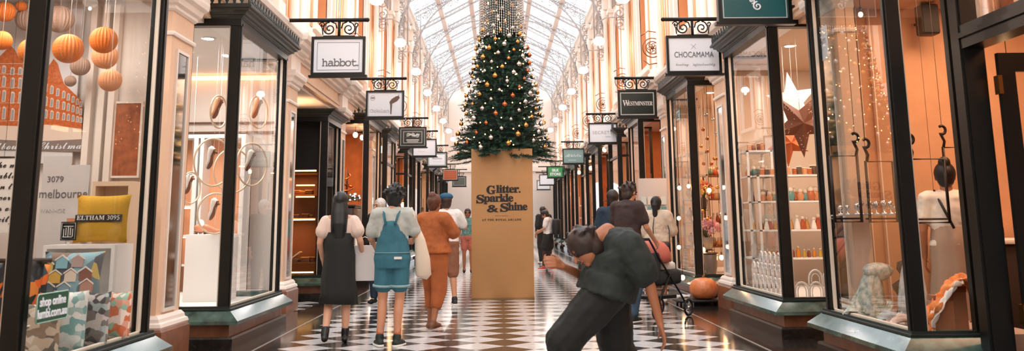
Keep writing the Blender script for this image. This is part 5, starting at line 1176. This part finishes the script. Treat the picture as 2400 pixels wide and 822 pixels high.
# ---------------- clothes shop, front right
m = MB()
for u, w_, mm in ((1942, .05, 0), (1962, .03, 0), (2062, .012, 1), (2030, .012, 1)): p = at(u, 400, 9.98); m.bb(p.x - w_ / 2, p.x + w_ / 2, 9.93, 9.99, .38, 3.45)
m.build('trim_83', cream, kind='structure')
p = at(1997, 400, 9.95); m = MB(); m.bb(p.x - .03, p.x + .02, 9.9, 9.99, .38, 3.45); m.build('trim_84', dgreen, kind='structure')
hookm = mat('blackened steel', '#2B221D', .4, metal=.5)
def rackframe(u0, u1, v0, v1, Y, hk, lab):
    a = at(u0, v1, Y); b = at(u1, v0, Y); cx = (a.x + b.x) / 2; w_ = (b.x - a.x) / 2; h_ = b.z - a.z
    t = thing('metal_frame_rack', lab, 'rack', (cx, Y, a.z)); m = MB()
    m.tube([(-w_, 0, 0), (w_, 0, 0), (w_, 0, h_), (-w_, 0, h_)], .016, 6, closed=True); m.tube([(-w_, 0, .03), (-w_, .1, .03), (w_, .1, .03), (w_, 0, .03)], .008, 6); m.build('frame', hookm, t)
    m = MB(); c = V((hk * w_, 0, h_)); m.tube([c, c + V((.015, 0, .06)), c + V((-.01, 0, .12))] + [c + V((.035 * math.cos(q), 0, .17 + .04 * math.sin(q))) for q in [-2.2 + i * .45 for i in range(11)]], .014, 7); m.build('hook', hookm, t)
    m = MB(); m.cyl((hk * w_, 0, h_ + .2), (hk * w_, 0, 3.45 - a.z), .0025, n=4); m.build('wire', hookm, t); return t
rackframe(1957, 2008, 365, 520, 8.95, .95, 'black metal frame with a hook, first in the clothes window'); rackframe(2040, 2092, 378, 520, 8.95, -.9, 'black metal frame in the middle of the clothes window'); rackframe(2145, 2212, 372, 522, 8.2, -.9, 'wide black metal frame right of the corner post'); rackframe(2222, 2268, 345, 470, 9.3, -.95, 'black metal frame with a hook behind the shopper with the bun')
a = at(1958, 506, 9.05); b = at(2208, 506, 9.05); t = thing('hanging_shelf', 'slim glass shelf of silver jewellery hung in the clothes window', 'shelf', ((a.x + b.x) / 2, 9.1, a.z)); m = MB(); m.bb(-(b.x - a.x) / 2, (b.x - a.x) / 2, -.10, .10, 0, .012); m.build('shelf_board', mat('greenish glass shelf', '#C9C0B4', .2), t)
m = MB()
for x in (-.5, .5): m.cyl((x, .08, 0), (x, .08, 3.45 - a.z), .002, n=4)
m.build('wire', hookm, t)
rng = random.Random(6); jw = None
for i in range(14):
    q = (a.x + .08 + (b.x - a.x - .16) * i / 13, 9.1 + rng.uniform(-.05, .05), a.z + .012)
    if jw is None: jw = thing('trinket_stand', 'small silver trinket stand on the hung glass shelf', 'trinket', q, 0, 'silver trinkets on the hung shelf'); m = MB(); m.lathe([(.03, 0), (.03, .006), (.006, .012), (.006, .05), (.018, .055), (.02, .075), (.004, .09)], n=10); m.build('stem', silver, jw); m = MB(); m.tube([(.022 * math.cos(k * .52), 0, .055 + .022 * math.sin(k * .52)) for k in range(12)], .004, 5, closed=True); m.build('ring', silver, jw)
    else: dup(jw, q, rng.uniform(0, 3), rng.uniform(.8, 1.7))
def drape(name, lab, cat, loc, pts, rad, m_, extra=None, rz=0):
    """cloth bundled along a line: several overlapping folds of unequal width"""
    t = thing(name, lab, cat, loc, rz); m = MB(); rr = random.Random(len(lab))
    for k in range(5):
        off = V((rr.uniform(-.6, .6), rr.uniform(-.5, .5), rr.uniform(-.1, .3))) * rad
        m.tube([V(p) + off * (1 if 0 < i < len(pts) - 1 else .5) for i, p in enumerate(pts)], [rad * (.75 + .3 * math.sin(i * 1.9 + k * 1.3)) for i in range(len(pts))], 12)
    o = m.build('cloth', m_, t); remesh(o, .010, 2)
    for sc_, st in ((.09, .035), (.03, .014)):
        tx_ = bpy.data.textures.new('folds', 'CLOUDS'); tx_.noise_scale = sc_; dm = o.modifiers.new('folds', 'DISPLACE'); dm.texture = tx_; dm.strength = st * min(1, rad / .045); dm.mid_level = .5
    return t
mint = mat('pale mint scarf', '#8FAA9C', .85, var=.3, vs=22, sub='#E0DDD2', bump=.4, bs=50); osc = mat('orange and white scarf', '#E0701E', .8, var=.15, vs=16, sub='#F3A468', bump=.3, bs=40); bsc = mat('blue white scarf', '#9DB4BA', .85, var=.3, vs=9, sub='#E3E4E2', bump=.3)
def strip(name, lab, cat, loc, pts, wid, m_, rz=0, nu=12, amp=.014, seed=1):
    """a length of cloth laid along a line, with ripples across it"""
    t = thing(name, lab, cat, loc, rz); rr = random.Random(seed); P_ = []
    pts = [V(p) for p in pts]
    for i in range(len(pts) - 1):
        p0, p1, p2, p3 = pts[max(i - 1, 0)], pts[i], pts[i + 1], pts[min(i + 2, len(pts) - 1)]
        for k in range(7): q = k / 7; P_.append(.5 * ((2 * p1) + (p2 - p0) * q + (2 * p0 - 5 * p1 + 4 * p2 - p3) * q * q + (3 * p1 - p0 - 3 * p2 + p3) * q ** 3))
    P_.append(pts[-1]); vs = []; fs = []; N = len(P_)
    for i, p in enumerate(P_):
        t_ = (P_[min(i + 1, N - 1)] - P_[max(i - 1, 0)]).normalized(); sd = t_.cross(V((0, 0, 1))) if abs(t_.z) < .9 else V((0, 1, 0)); sd = V((sd.x * .5, sd.y * .5 + .7, 0)).normalized(); nn = sd.cross(t_).normalized(); w_ = wid * (.8 + .25 * math.sin(i * .5 + seed))
        for j in range(nu + 1):
            q = j / nu * 2 - 1; vs.append(p + sd * q * w_ + nn * (amp * math.sin(q * 7 + i * .35 + seed) + amp * .7 * math.sin(q * 13 - i * .6)) + V((0, 0, -abs(q) ** 2 * w_ * .25)))
    for i in range(N - 1):
        for j in range(nu): fs.append((i * (nu + 1) + j, (i + 1) * (nu + 1) + j, (i + 1) * (nu + 1) + j + 1, i * (nu + 1) + j + 1))
    m = MB(); m.add(vs, fs, True); o = m.build('cloth', m_, t); so = o.modifiers.new('thickness', 'SOLIDIFY'); so.thickness = .008; o.modifiers.new('sub', 'SUBSURF').render_levels = 1; return t
p = at(2040, 720, 8.95)
t = thing('scarf', 'pale mint scarf wrapped over a dark head stand in the clothes window', 'scarf', (p.x + .06, 8.95, .38)); m = MB()
m.lathe([(.15, .0), (.14, .04), (.115, .14), (.09, .24), (.075, .32), (.06, .37)], (-.05, 0, .0), 48, mod=lambda th, z: 1 + .13 * math.sin(7 * th + z * 9) + .06 * math.sin(15 * th - z * 14), sx=1.15); m.v = [(q[0] + .03 - (.37 - q[2]) * .22, q[1], q[2]) for q in m.v]; m.build('draped_cloth', mint, t)
m = MB(); m.lathe([(.03, -.03), (.06, -.01), (.085, .03), (.09, .07), (.07, .11), (.02, .13)], (.035, 0, .35), 48, sx=1.45, mod=lambda th, z: 1 + .09 * math.sin(7 * th + z * 60) + .04 * math.sin(17 * th)); m.build('turban_fold', mint, t)
strip('scarf_end', 'loose end of the mint scarf trailing along the window ledge', 'scarf', (p.x + .06, 8.85, .40), [(.08, 0, .14), (.05, -.02, .08), (.0, -.03, .03), (-.04, -.02, .02), (-.07, .02, .03)], .06, mint, seed=3)
t = thing('head_stand', 'bare dark bust stand just right of the mint scarf', 'display stand', (p.x + .34, 8.95, .38)); m = MB(); m.lathe([(.10, 0), (.11, .02), (.09, .06), (.06, .16), (.11, .24), (.12, .28), (.05, .33), (.045, .38), (.07, .42), (.06, .48), (.01, .5)], n=18); m.build('bust', mat('charcoal cloth bust', '#2E2D2C', .8), t)
for i, (u, Y, c, l_) in enumerate(((1975, 8.9, mint, 'rumpled mint cloth lying left of the bust stand'), (2080, 8.3, bsc, 'rumpled blue white cloth lying by the corner post'), (2110, 8.0, mat('peach cloth', '#D9A68C', .8, var=.3, vs=15, sub='#E9DCD2'), 'peach cloth heap at the corner post foot'))):
    q = at(u, 740, Y); strip('folded_cloth', l_, 'cloth', (q.x + (.20, .10, .10)[i], Y, .40), [(-.16, 0, .02), (-.08, .05, .08), (0, -.03, .04), (.07, .02, .09), (.15, .0, .02)], .11, c, seed=i + 5, amp=.02)
p = at(2152, 700, 8.2); t = thing('scarf', 'blue and white scarf hanging on a stand right of the corner post', 'scarf', (p.x, 8.3, .38)); m = MB(); m.lathe([(.12, .10), (.115, .2), (.10, .32), (.085, .42), (.06, .5), (.03, .53)], n=48, sx=1.0, sy=.6, mod=lambda th, z: 1 + .14 * math.sin(5 * th + z * 7) + .06 * math.sin(13 * th)); m.build('cloth', bsc, t)
t = thing('scarf_stand', 'dark post stand carrying the blue and white scarf', 'display stand', (p.x + .02, 8.33, .38)); m = MB(); m.lathe([(.09, 0), (.09, .02), (.02, .03), (.02, .5), (.05, .52), (.05, .56), (.01, .58)], n=14); m.build('post', hookm, t)
p = at(2240, 770, 7.75)
t = strip('scarf', 'bright orange and white scarf draped over brown boxes by the shop door', 'scarf', (p.x, 7.80, .38), [(-.25, -.08, .03), (-.20, -.07, .14), (-.12, -.05, .25), (-.02, -.02, .34), (.08, .0, .41), (.17, .0, .40), (.215, .0, .28), (.22, -.02, .08)], .13, osc, seed=2, amp=.03)
strip('scarf', 'plain white scarf lying along the orange scarf over the boxes', 'scarf', (p.x - .03, 7.72, .40), [(-.20, -.06, .03), (-.15, -.05, .15), (-.06, -.03, .24), (.04, .0, .34), (.12, .02, .37)], .06, whitec, seed=4, amp=.02)
strip('scarf_end', 'orange fringed scarf end bunched at the foot of the boxes', 'scarf', (p.x - .26, 7.72, .39), [(.1, 0, .14), (.02, -.02, .1), (-.03, .0, .04), (-.08, .02, .02)], .07, osc, seed=7, amp=.02)
for i, (dx, w_, h_, l_) in enumerate(((-.05, .11, .27, 'brown paper box under the orange scarf'), (.10, .09, .33, 'taller brown box beside it under the orange scarf'))):
    t = thing('gift_box', l_, 'box', (p.x + dx, 7.86 + i * .06, .38)); m = MB(); m.rbox(-w_ * .7, w_ * .7, -.06, .06, 0, h_, .008); m.build('carton', mat('brown paper', '#A87A5C', .6, var=.1), t); m = MB(); m.rbox(-w_ * .73, w_ * .73, -.065, .065, h_ - .04, h_ + .005, .006); m.build('lid', panelb, t)
p = at(2193, 38, 9.5); t = thing('loudspeaker', 'black wall loudspeaker high in the clothes shop', 'speaker', (p.x, 9.7, p.z - .14)); m = MB(); m.rbox(-.095, .095, -.09, .09, -.02, .30, .025); m.build('cabinet', mat('speaker black', '#35302D', .5), t)
m = MB(); m.rbox(-.082, .082, -.098, -.088, -.005, .285, .004); m.build('grille', mat('speaker mesh', '#2A2624', .8, bump=.5, bs=200), t); m = MB(); m.cyl((0, .09, .15), (0, .29, .15), .015); m.build('bracket', hookm, t)
t = thing('string_of_bulbs', 'short string of five warm bulbs in the clothes window', 'string lights', at(1962, 285, 9.75)); pr_ = []
for u, v in ((1926, 278), (1943, 283), (1957, 293), (1971, 300), (1986, 305)): q = at(u, v, 9.75) - at(1962, 285, 9.75); m = MB(); m.ball(q, .016, 8, 6); m.build('bulb', warmb, t); pr_.append(q + V((0, 0, .02)))
m = MB(); m.tube(pr_, .003, 4); m.build('wire', blackp, t)
t = thing('paper_notice', 'plain white paper notice stuck inside the clothes shop glass', 'notice', (3.2, 9.22, 2.78)); m = MB(); m.bb(-.003, .003, -.10, .07, 0, .33); m.build('sheet', signW, t); text('NYS', inkl, t, (-.005, 0, .16), .07, rz=-PI / 2)
p = at(2280, 600, 9.6); t = thing('shop_counter', 'cream counter deep inside the clothes shop', 'counter', (4.95, 9.55, 0)); m = MB(); m.rbox(-.5, .5, -.3, .3, 0, 1.0, .02); m.build('body', RW['dark'], t); m = MB(); m.rbox(-.55, .55, -.35, .35, 1.0, 1.05, .01); m.build('top', cream, t)
for dx, c, h_, l_ in ((-.25, '#B5652E', .24, 'amber bottle on the cream counter'), (-.1, '#7C4A2C', .17, 'short brown jar on the cream counter'), (.12, '#EDE4DC', .28, 'white bottle on the cream counter')):
    t = thing('bottle', l_, 'bottle', (4.95 + dx, 9.45, 1.05)); m = MB(); m.lathe([(.04, 0), (.045, .02), (.045, h_ * .6), (.02, h_ * .78), (.016, h_ * .9)], n=12); m.build('body', mat('bottle ' + c, c, .2), t); m = MB(); m.lathe([(.02, h_ * .9), (.02, h_)], n=10); m.build('cap', gold, t)
m = MB(); m.bb(5.6, 6.55, 6.2, 8.6, 0, 1.2); o = m.build('shop_cabinet', mat('orange cabinet', '#B5662F', .5, var=.2), None); tag(o, 'long orange timber cabinet against the clothes shop back wall', 'cabinet')
# entrance door of the clothes shop: jambs, transom, open leaf
X = 3.62; dr = struct('door_1', (X, 7.2, 0)); m = MB(); m.bb(-.06, .10, -.02, .16, 0, 3.5); m.bb(-.06, .10, -2.1, -1.95, 0, 3.5); m.bb(-.08, .02, .0, .13, 0, 3.5); m.build('door_frame', blackp, dr)
m = MB(); m.bb(-.07, .10, -2.0, .0, 2.52, 2.70); m.bb(-.09, .1, -2.0, .0, 2.60, 2.64); m.bb(-.05, .08, -2.0, 0, 3.4, 3.5); m.build('transom', blackp, dr)
m = MB(); m.quad((.0, -1.95, 2.7), (.0, -.0, 2.7), (.0, -.0, 3.4), (.0, -1.95, 3.4)); m.build('fanlight_glass', gl, dr)
m = MB(); y = -.12
m.bb(.12, .24, y - .045, y, .02, 2.46); m.bb(.86, .98, y - .045, y, .02, 2.46); m.bb(.24, .86, y - .045, y, 2.32, 2.46); m.bb(.24, .86, y - .045, y, .02, .32); m.build('door_leaf', blackp, dr)
m = MB(); m.quad((.24, y - .02, .32), (.86, y - .02, .32), (.86, y - .02, 2.32), (.24, y - .02, 2.32)); m.build('door_glass', gl, dr)
m = MB()
for z in (.5, 2.15): m.bb(.10, .13, y - .06, y + .01, z, z + .14)
m.build('hinge', gold, dr); m = MB(); m.bb(.80, .84, y - .075, y - .045, .9, 1.25); m.build('door_handle', gold, dr)

# ---------------- star lantern and ornament windows
def star(u, v, Y, R0, m_, lab, ang=0, rz=.2, dots=None):
    p = at(u, v, Y); t = thing('star_lantern', lab, 'lantern', p, rz); m = MB(); vs = [(0, -.10, 0), (0, .10, 0)]
    for i in range(10): a = PI / 2 + ang + i * PI / 5; r = R0 if i % 2 == 0 else R0 * .40; vs.append((r * math.cos(a), 0, r * math.sin(a)))
    m.add(vs, [(0, 2 + i, 2 + (i + 1) % 10) for i in range(10)] + [(1, 2 + (i + 1) % 10, 2 + i) for i in range(10)]); m.build('paper_star', m_, t)
    if dots:
        m = MB(); rr = random.Random(3)
        for i in range(5):
            a = PI / 2 + ang + i * 2 * PI / 5
            for k in range(16):
                q = rr.uniform(.25, .85); w_ = (1 - q) * R0 * .26 * rr.uniform(-1, 1); x, z = R0 * q * math.cos(a) - w_ * math.sin(a), R0 * q * math.sin(a) + w_ * math.cos(a); m.ball((x, -.10 * (1 - q) - .004, z), .006, 5, 4)
        m.build('punched_dots', dots, t)
    m = MB(); m.cyl((0, 0, R0 * .4), (0, 0, 3.42 - p.z), .003, n=4); m.build('cord', white, t)
star(1858, 236, 11.7, .36, emit('lit white paper', '#FFE9DA', .9), 'glowing white star lantern, highest of the three', .15)
star(1876, 290, 11.3, .40, mat('copper dotted paper', '#8A5238', .6), 'brown star lantern with pale dots pointing down', PI / 5 + .05, .1, mat('pale dots', '#F3D6B8', .5))
star(1846, 335, 12.0, .30, mat('orange paper', '#D9692C', .6), 'orange red star lantern behind the dotted one', .6)
def shelfunit(name, lab, loc, w_, d_, zs, m_, back=None, posts=True):
    t = thing(name, lab, 'shelf', loc); m = MB(); H_ = zs[-1] + .02
    if posts:
        for x in (-w_ / 2, w_ / 2 - .03):
            for y in (-d_ / 2, d_ / 2 - .03): m.bb(x, x + .03, y, y + .03, 0, H_)
        m.build('frame', m_, t)
    for z in zs: m = MB(); m.bb(-w_ / 2, w_ / 2, -d_ / 2, d_ / 2, z, z + .022); m.build('shelf_board', m_, t)
    if back: m = MB(); m.bb(-w_ / 2, w_ / 2, d_ / 2 - .02, d_ / 2, 0, H_); m.build('back_panel', back, t)
    return t
SHs = []
def goods(kind, lab, grp, cx, cy, z, w_, d_, n, seed, cols, sc=(1, 1.4)):
    rr = random.Random(seed)
    protos = []
    for c in cols:
        mm = mat('ware ' + c, c, .35)
        t = thing(kind, lab, kind.replace('_', ' '), (0, 0, 0), 0, grp); m = MB(); L_ = MB()
        if kind == 'bottle': m.lathe([(.022, 0), (.025, .01), (.025, .07), (.012, .09), (.011, .10)], n=10); L_.lathe([(.014, .10), (.014, .12)], n=8); pn = 'cap'
        elif kind == 'figurine': m.lathe([(.035, 0), (.04, .02), (.028, .08), (.018, .11), (.02, .12)], n=12); L_.ball((0, 0, .138), .024, 10, 8); pn = 'head'
        elif kind == 'ornament_pot': m.lathe([(.03, 0), (.045, .03), (.05, .06), (.035, .09), (.03, .1)], n=12); L_.ball((0, 0, .115), .035, 8, 6); pn = 'top'
        else: m.rbox(-.03, .03, -.02, .02, 0, .09, .004); L_.rbox(-.032, .032, -.022, .022, .09, .1, .003); pn = 'lid'
        m.build('body', mm, t); L_.build(pn, mat('ware top', '#EAD9C4', .4), t); protos.append([t, False])
    for i in range(n):
        p = protos[i % len(protos)]; q = (cx - w_ / 2 + w_ * (i + .5) / n, cy + rr.uniform(-d_ / 2, d_ / 2), z)
        if not p[1]: p[0].location = q; p[0].scale = (sc[0],) * 3; p[1] = True
        else: dup(p[0], q, rr.uniform(0, 6), rr.uniform(*sc))
# star shop shelves
su = shelfunit('shelving', 'white perforated shelf unit in the star lantern shop window', (4.15, 13.3, .38), 1.3, .4, [.35, .72, 1.1, 1.45], white)
for z, kd, cs, lab in ((1.1, 'ornament_pot', ['#B5653A', '#C98A5E', '#5F8F88'], 'small pot ornament on the star shop shelves'), (.72, 'figurine', ['#EFE6DC', '#B5502E', '#D9A05A'], 'small painted figurine on the star shop shelves'), (.35, 'bottle', ['#E08A2E', '#C9A23A', '#9A4A2A'], 'small amber bottle on the star shop shelves'), (1.45, 'gift_carton', ['#A8552E', '#5B4638', '#C98A5E'], 'little carton on the top of the star shop shelves')):
    goods(kd, lab, lab.replace('small ', '') + ' row', 4.15, 13.24, .38 + z + .022, 1.14, .1, 16, int(z * 100), cs, (.9, 1.35))
def arches(lab, x0, y0, x1, y1, n, rows):
    t = thing('arch_screen', lab, 'screen', (x0, y0, .385)); m = MB(); d = V((x1 - x0, y1 - y0, 0)); L = d.length; d.normalize()
    for r, (z, k) in enumerate(rows):
        for i in range(n - k):
            c = d * (L * (i + .5 + k * .5) / n); rr = L / n * .46
            for q in (1.0, .62): m.tube([c + d * (-rr * q) + V((0, 0, z))] + [c + d * (-rr * q * math.cos(PI * j / 10)) + V((0, 0, z + .08 + rr * 1.3 * q * math.sin(PI * j / 10))) for j in range(11)] + [c + d * (rr * q) + V((0, 0, z))], .011 if q == 1 else .007, 6)
    m.build('arched_rods', white, t); m = MB(); m.tube([V((0, 0, .008)), d * L + V((0, 0, .008))], .012, 6); m.build('base_rail', white, t)
arches('white screen of stacked arches along the star shop glass', 3.26, 12.7, 3.26, 11.0, 9, [(0, 0), (.15, 0), (.29, 4)]); arches('short white arch screen facing the front of the arcade', 3.30, 11.05, 3.95, 11.05, 4, [(0, 0), (.13, 2)])
# ornament shop
wood = mat('warm shelf wood', '#8A4E2A', .5)
su = shelfunit('shelving', 'brown shelf unit crowded with ornaments in the flower window', (4.22, 16.9, .38), 1.25, .4, [.42, .82, 1.22, 1.62], wood)
for z, kd, cs, lab in ((.42, 'ornament_pot', ['#C98A5E', '#E0A05E', '#B5A59A'], 'little pot on the ornament window shelves'), (.82, 'figurine', ['#E9D8CA', '#B5502E', '#D9A05A'], 'little figurine on the ornament window shelves'), (1.22, 'gift_carton', ['#C9562E', '#E3C08A', '#7A8F7E'], 'little carton on the ornament window shelves'), (1.62, 'ornament_pot', ['#7A9A84', '#C9562E', '#EADCCB'], 'pot on the topmost ornament window shelf')):
    goods(kd, lab, lab + ' group', 4.22, 16.84, .38 + z + .022, 1.12, .1, 15, int(z * 90), cs, (1.0, 1.5))
su = shelfunit('shelving', 'slim glass shelf rack along the far half of the flower window', (3.42, 16.95, .38), .25, 1.1, [.02, .42, .82, 1.22, 1.62, 2.0], mat('pale glass shelf', '#D9C9B8', .2))
for k, z in enumerate((.02, .42, .82, 1.22, 1.62)):
    for j in range(7):
        q = (3.42 + .02 * math.sin(j * 3.), 16.52 + j * .143, .38 + z + .022)
        if k == 0 and j == 0:
            g0 = thing('glass_ornament', 'pale glass ornament on the slim rack in the flower window', 'ornament', q, 0, 'glass ornaments on the slim rack'); m = MB(); m.lathe([(.03, 0), (.03, .01), (.01, .03), (.04, .07), (.045, .10), (.03, .14), (.006, .17)], n=10); m.build('body', mat('pearl glass', '#E3C8B4', .2), g0); m = MB(); m.ball((0, 0, .18), .012, 6, 5); m.build('finial', gold, g0)
        else: dup(g0, q, j, 1 + .4 * math.sin(j * 2 + k))
def bouquet(lab, loc, R0, cols, pot, n=22):
    t = thing('flower_arrangement', lab, 'flowers', loc); m = MB(); m.lathe([(.06, 0), (.08, .02), (.10, .16), (.09, .2)], n=16); m.build('vase', pot, t); rr = random.Random(n)
    for i, c in enumerate(cols):
        m = MB()
        for k in range(n):
            a = rr.uniform(0, 6.28); b = rr.uniform(0, 1.4); r = R0 * rr.uniform(.6, 1); p = V((r * math.cos(a) * math.sin(b), r * math.sin(a) * math.sin(b) * .7, .26 + r * math.cos(b) * .9))
            for j in range(5): w_ = j * 1.257; m.ball(p + V((.028 * math.cos(w_), -.01, .028 * math.sin(w_))), .022, 6, 5, (1, .5, 1))
            m.ball(p + V((0, -.02, 0)), .012, 5, 4)
        m.build('blossoms', mat('blossom ' + c, c, .7), t)
    m = MB()
    for k in range(14): a = rr.uniform(0, 6.28); m.tube([(0, 0, .15), (R0 * .4 * math.cos(a), R0 * .3 * math.sin(a), .3), (R0 * .8 * math.cos(a), R0 * .5 * math.sin(a), .38)], [.004, .012, .002], 5)
    m.build('stems', mat('leaf green', '#4A5A3A', .7), t)
bouquet('pink blossoms in a vase in the ornament shop window', (at(1658, 560, 16.0).x, 16.0, at(1658, 585, 16.0).z), .24, ['#D0909C', '#E8BFC8'], mat('grey vase', '#8C7F78', .5), 26); bouquet('orange blossoms on the upper shelf of the ornament shop window', (at(1644, 470, 16.35).x, 16.35, at(1644, 492, 16.35).z), .24, ['#E0863A', '#C9562E', '#E8B86A'], bronze, 18)
t = thing('vase', 'tall grey vase on the flower window deck', 'vase', (at(1668, 660, 15.76).x, 15.76, .385)); m = MB(); m.lathe([(.07, 0), (.08, .02), (.11, .22), (.12, .34), (.10, .36)], n=18); m.build('body', mat('grey glaze', '#8C8078', .4), t); m = MB(); m.lathe([(.125, .335), (.13, .35), (.11, .365)], n=18); m.build('rim', bronze, t)
for x_, v_, nm in ((1658, 585, 'stand under the pink blossoms'), (1644, 492, 'tall stand under the orange blossoms')):
    YY = 16.0 if x_ == 1658 else 16.35; p = at(x_, v_, YY); t = thing('pedestal_stand', 'thin dark ' + nm, 'display stand', (p.x, YY, .385)); m = MB(); m.lathe([(.1, 0), (.1, .015), (.012, .02), (.012, p.z - .40), (.11, p.z - .395), (.11, p.z - .386)], n=14); m.build('post', hookm, t)
for u, v in ((1675, 603), (1691, 603), (1648, 585), (1662, 446), (1600, 650)): bulb(u, v, 15.75, 'bright warm bulb among the flowers in the ornament window', .035, True, 'bulbs among the flowers')
t = thing('wall_sign', 'small green framed panel modelling a sign reflection in the ornament shop glass', 'sign', (3.2, 17.0, 2.98)); m = MB(); m.bb(-.01, .01, -.22, .22, 0, .22); m.build('panel', mat('sign green', '#5B7A68', .4), t); m = MB(); m.bb(-.014, -.010, -.19, .19, .03, .19); m.build('face', signW, t); text('EXC', mat('sign green', '#5B7A68'), t, (-.017, 0, .05), .15, rz=-PI / 2)  # a green sign mirrored in the glass, modelled as a solid panel
m = MB(); m.cyl((0, -.15, .22), (0, -.15, .45), .003, n=4); m.cyl((0, .15, .22), (0, .15, .45), .003, n=4); m.build('wire', white, t)
# hanging glass ornaments crowding the flower window, and more goods in the star shop
rng = random.Random(31); h0 = {}
for i in range(44):
    nm, mm = (('gold', gold), ('silver', silver), ('copper', copper))[i % 3]; q = (rng.uniform(3.35, 4.1), rng.uniform(15.75, 16.5), rng.uniform(1.0, 3.0))
    if True:
        t = thing('hanging_ornament', 'small shiny %s ornament hanging in the flower window' % nm, 'ornament', q, 0, 'hanging %s ornaments in the flower window' % nm); m = MB(); m.ball((0, 0, 0), .032, 10, 8); m.build('sphere', mm, t); m = MB(); m.cyl((0, 0, .03), (0, 0, 3.45 - q[2]), .0016, n=4); m.build('thread', white, t)
su = shelfunit('shelving', 'second white shelf rack at the back corner of the star lantern window', (3.62, 13.6, .38), .36, .5, [.35, .72, 1.1, 1.45, 1.8], white)
for z, kd, cs, lab in ((1.8, 'gift_carton', ['#C98A5E', '#7A3E2A'], 'carton on the second star shop rack'), (1.1, 'figurine', ['#F0E6DC', '#B5502E'], 'figurine on the second star shop rack'), (.72, 'bottle', ['#E0A23A', '#D9792E'], 'amber bottle on the second star shop rack'), (1.45, 'ornament_pot', ['#B5653A', '#3F6F68'], 'pot on the second star shop rack')):
    goods(kd, lab, lab + ' row', 3.62, 13.5, .38 + z + .022, .28, .2, 6, int(z * 77), cs, (.9, 1.2))
# foil wrapped ball and tray on the floor
t = thing('low_platform', 'low black wheeled platform on the floor by the ornament shop', 'platform', (3.0, 15.05, 0)); m = MB(); m.rbox(-.34, .36, -.22, .22, .05, .085, .01); m.build('board', mat('black board', '#1C1A19', .4), t)
for x, y in ((-.28, -.16), (.3, -.16), (-.28, .16), (.3, .16)): m = MB(); m.cyl((x - .012, y, .025), (x + .012, y, .025), .025, n=10); m.build('wheel', blackp, t)
t = thing('pumpkin', 'bright orange foil wrapped pumpkin on the low black platform', 'pumpkin', (3.10, 15.05, .085)); m = MB(); m.lathe([(.08, .0), (.15, .02), (.195, .09), (.205, .17), (.18, .25), (.12, .30), (.04, .315), (.01, .31)], n=40, mod=lambda th, z: 1 + .05 * abs(math.sin(5 * th)) + .015 * math.sin(13 * th + z * 40)); m.build('body', mat('orange foil', '#E8742A', .35, var=.12, vs=8, sub='#F0A070', bump=.6, bs=30), t); m = MB(); m.tube([(0, 0, .29), (.01, 0, .34), (.03, 0, .36)], [.022, .016, .014], 8); m.build('stem', mat('pumpkin stem', '#8A6A3A', .7), t)
drape('white_cloth', 'crumpled white cloth on the low platform left of the pumpkin', 'cloth', (2.80, 15.0, .10), [(-.12, 0, .02), (-.02, .03, .03), (.08, -.02, .03)], .03, whitec)
drape('gift_ribbon', 'pale pink ribbon end hanging off the platform right of the pumpkin', 'ribbon', (3.33, 14.85, .06), [(-.06, 0, .06), (0, -.02, .02), (.05, -.03, -.02)], .03, mat('pink ribbon', '#D9A594', .7))
# postcard rack
t = thing('postcard_rack', 'white rack of teal and orange cards in the doorway beyond the flower window', 'rack', (at(1532, 540, 18.4).x, 18.4, 0)); m = MB(); m.bb(-.26, .28, 0, .03, .75, 2.05); m.build('panel', mat('pale rack panel', '#D5CFCB', .6), t); m = MB(); m.cyl((-.2, .02, 0), (-.2, .02, .8), .015); m.cyl((.22, .02, 0), (.22, .02, .8), .015); m.bb(-.25, .27, -.15, .18, 0, .02); m.build('legs', silver, t)
rng = random.Random(12); c0 = {}
for i in range(5):
    for j in range(4):
        cc = rng.choice(['#9CC4C4', '#D9E4E0', '#C96A3A', '#E9E2DA', '#6FA3A8']); m = MB(); x = -.22 + j * .125; z = .8 + i * .19; q = (t.location.x + x, 18.38, z)
        if cc not in c0: m.bb(0, .1, -.012, -.004, 0, .15); o = m.build('greeting_card', mat('card ' + cc, cc, .5), None, q); c0[cc] = o; tag(o, 'small greeting card slotted in the white rack', 'card', 'greeting cards in the white rack')
        else: o = c0[cc].copy(); C.objects.link(o); o.location = q
# far windows: one dressed stand in each
k = 0
fabr = ['#C96A3A', '#E9D6C4', '#7A4A32', '#D9A05A', '#8FA39A', '#B5502E', '#EADFD4']
for side, L_ in (('left', LB[3:]), ('right', RB[3:])):
    sg, XF, XP = SIDE[side]
    for i, (y0, y1) in enumerate(L_):
        x = sg * (XP + .35); yc = (y0 + y1) / 2; lab = '%s lit display shelf in the %s far window on the %s' % (['orange', 'brown', 'cream'][k % 3], ords[i], side)
        t = thing('window_display', lab, 'display shelf', (x, yc + .2, 0)); m = MB()
        for z in (.4, .9, 1.4, 1.9): m.bb(-.35, .35, -.6, .6, z, z + .03)
        for xx in (-.35, .33):
            for yy in (-.6, .58): m.bb(xx, xx + .02, yy, yy + .02, .36, 2.3)
        m.build('frame', [mat('dark shelf', '#4A3226', .5), wood, cream][k % 3], t); m = MB(); m.bb(sg * .33, sg * .35, -.6, .6, .4, 2.4); m.build('back_panel', mat('far panel%d' % (k % 3), ['#C9743A', '#8A5638', '#E3C9AE'][k % 3], .6), t)
        for j in range(9):
            q = (x + R_.uniform(-.22, .22), yc + .2 - .5 + (j % 3) * .42 + R_.uniform(-.05, .05), (.43, .93, 1.43)[j // 3]); c = fabr[(j + k) % 7]; g = thing('shop_parcel' if j % 2 else 'ornament_jar', 'small %s on the shelves of a far shop window' % ('parcel' if j % 2 else 'jar'), 'parcel' if j % 2 else 'jar', q, 0, 'goods in the far shop windows'); m = MB()
            (m.rbox(-.08, .08, -.08, .08, 0, .2, .01) if j % 2 else m.lathe([(.06, 0), (.09, .06), (.08, .2), (.04, .26)], n=10)); m.build('body', mat('ware ' + c, c, .5), g)
        k += 1
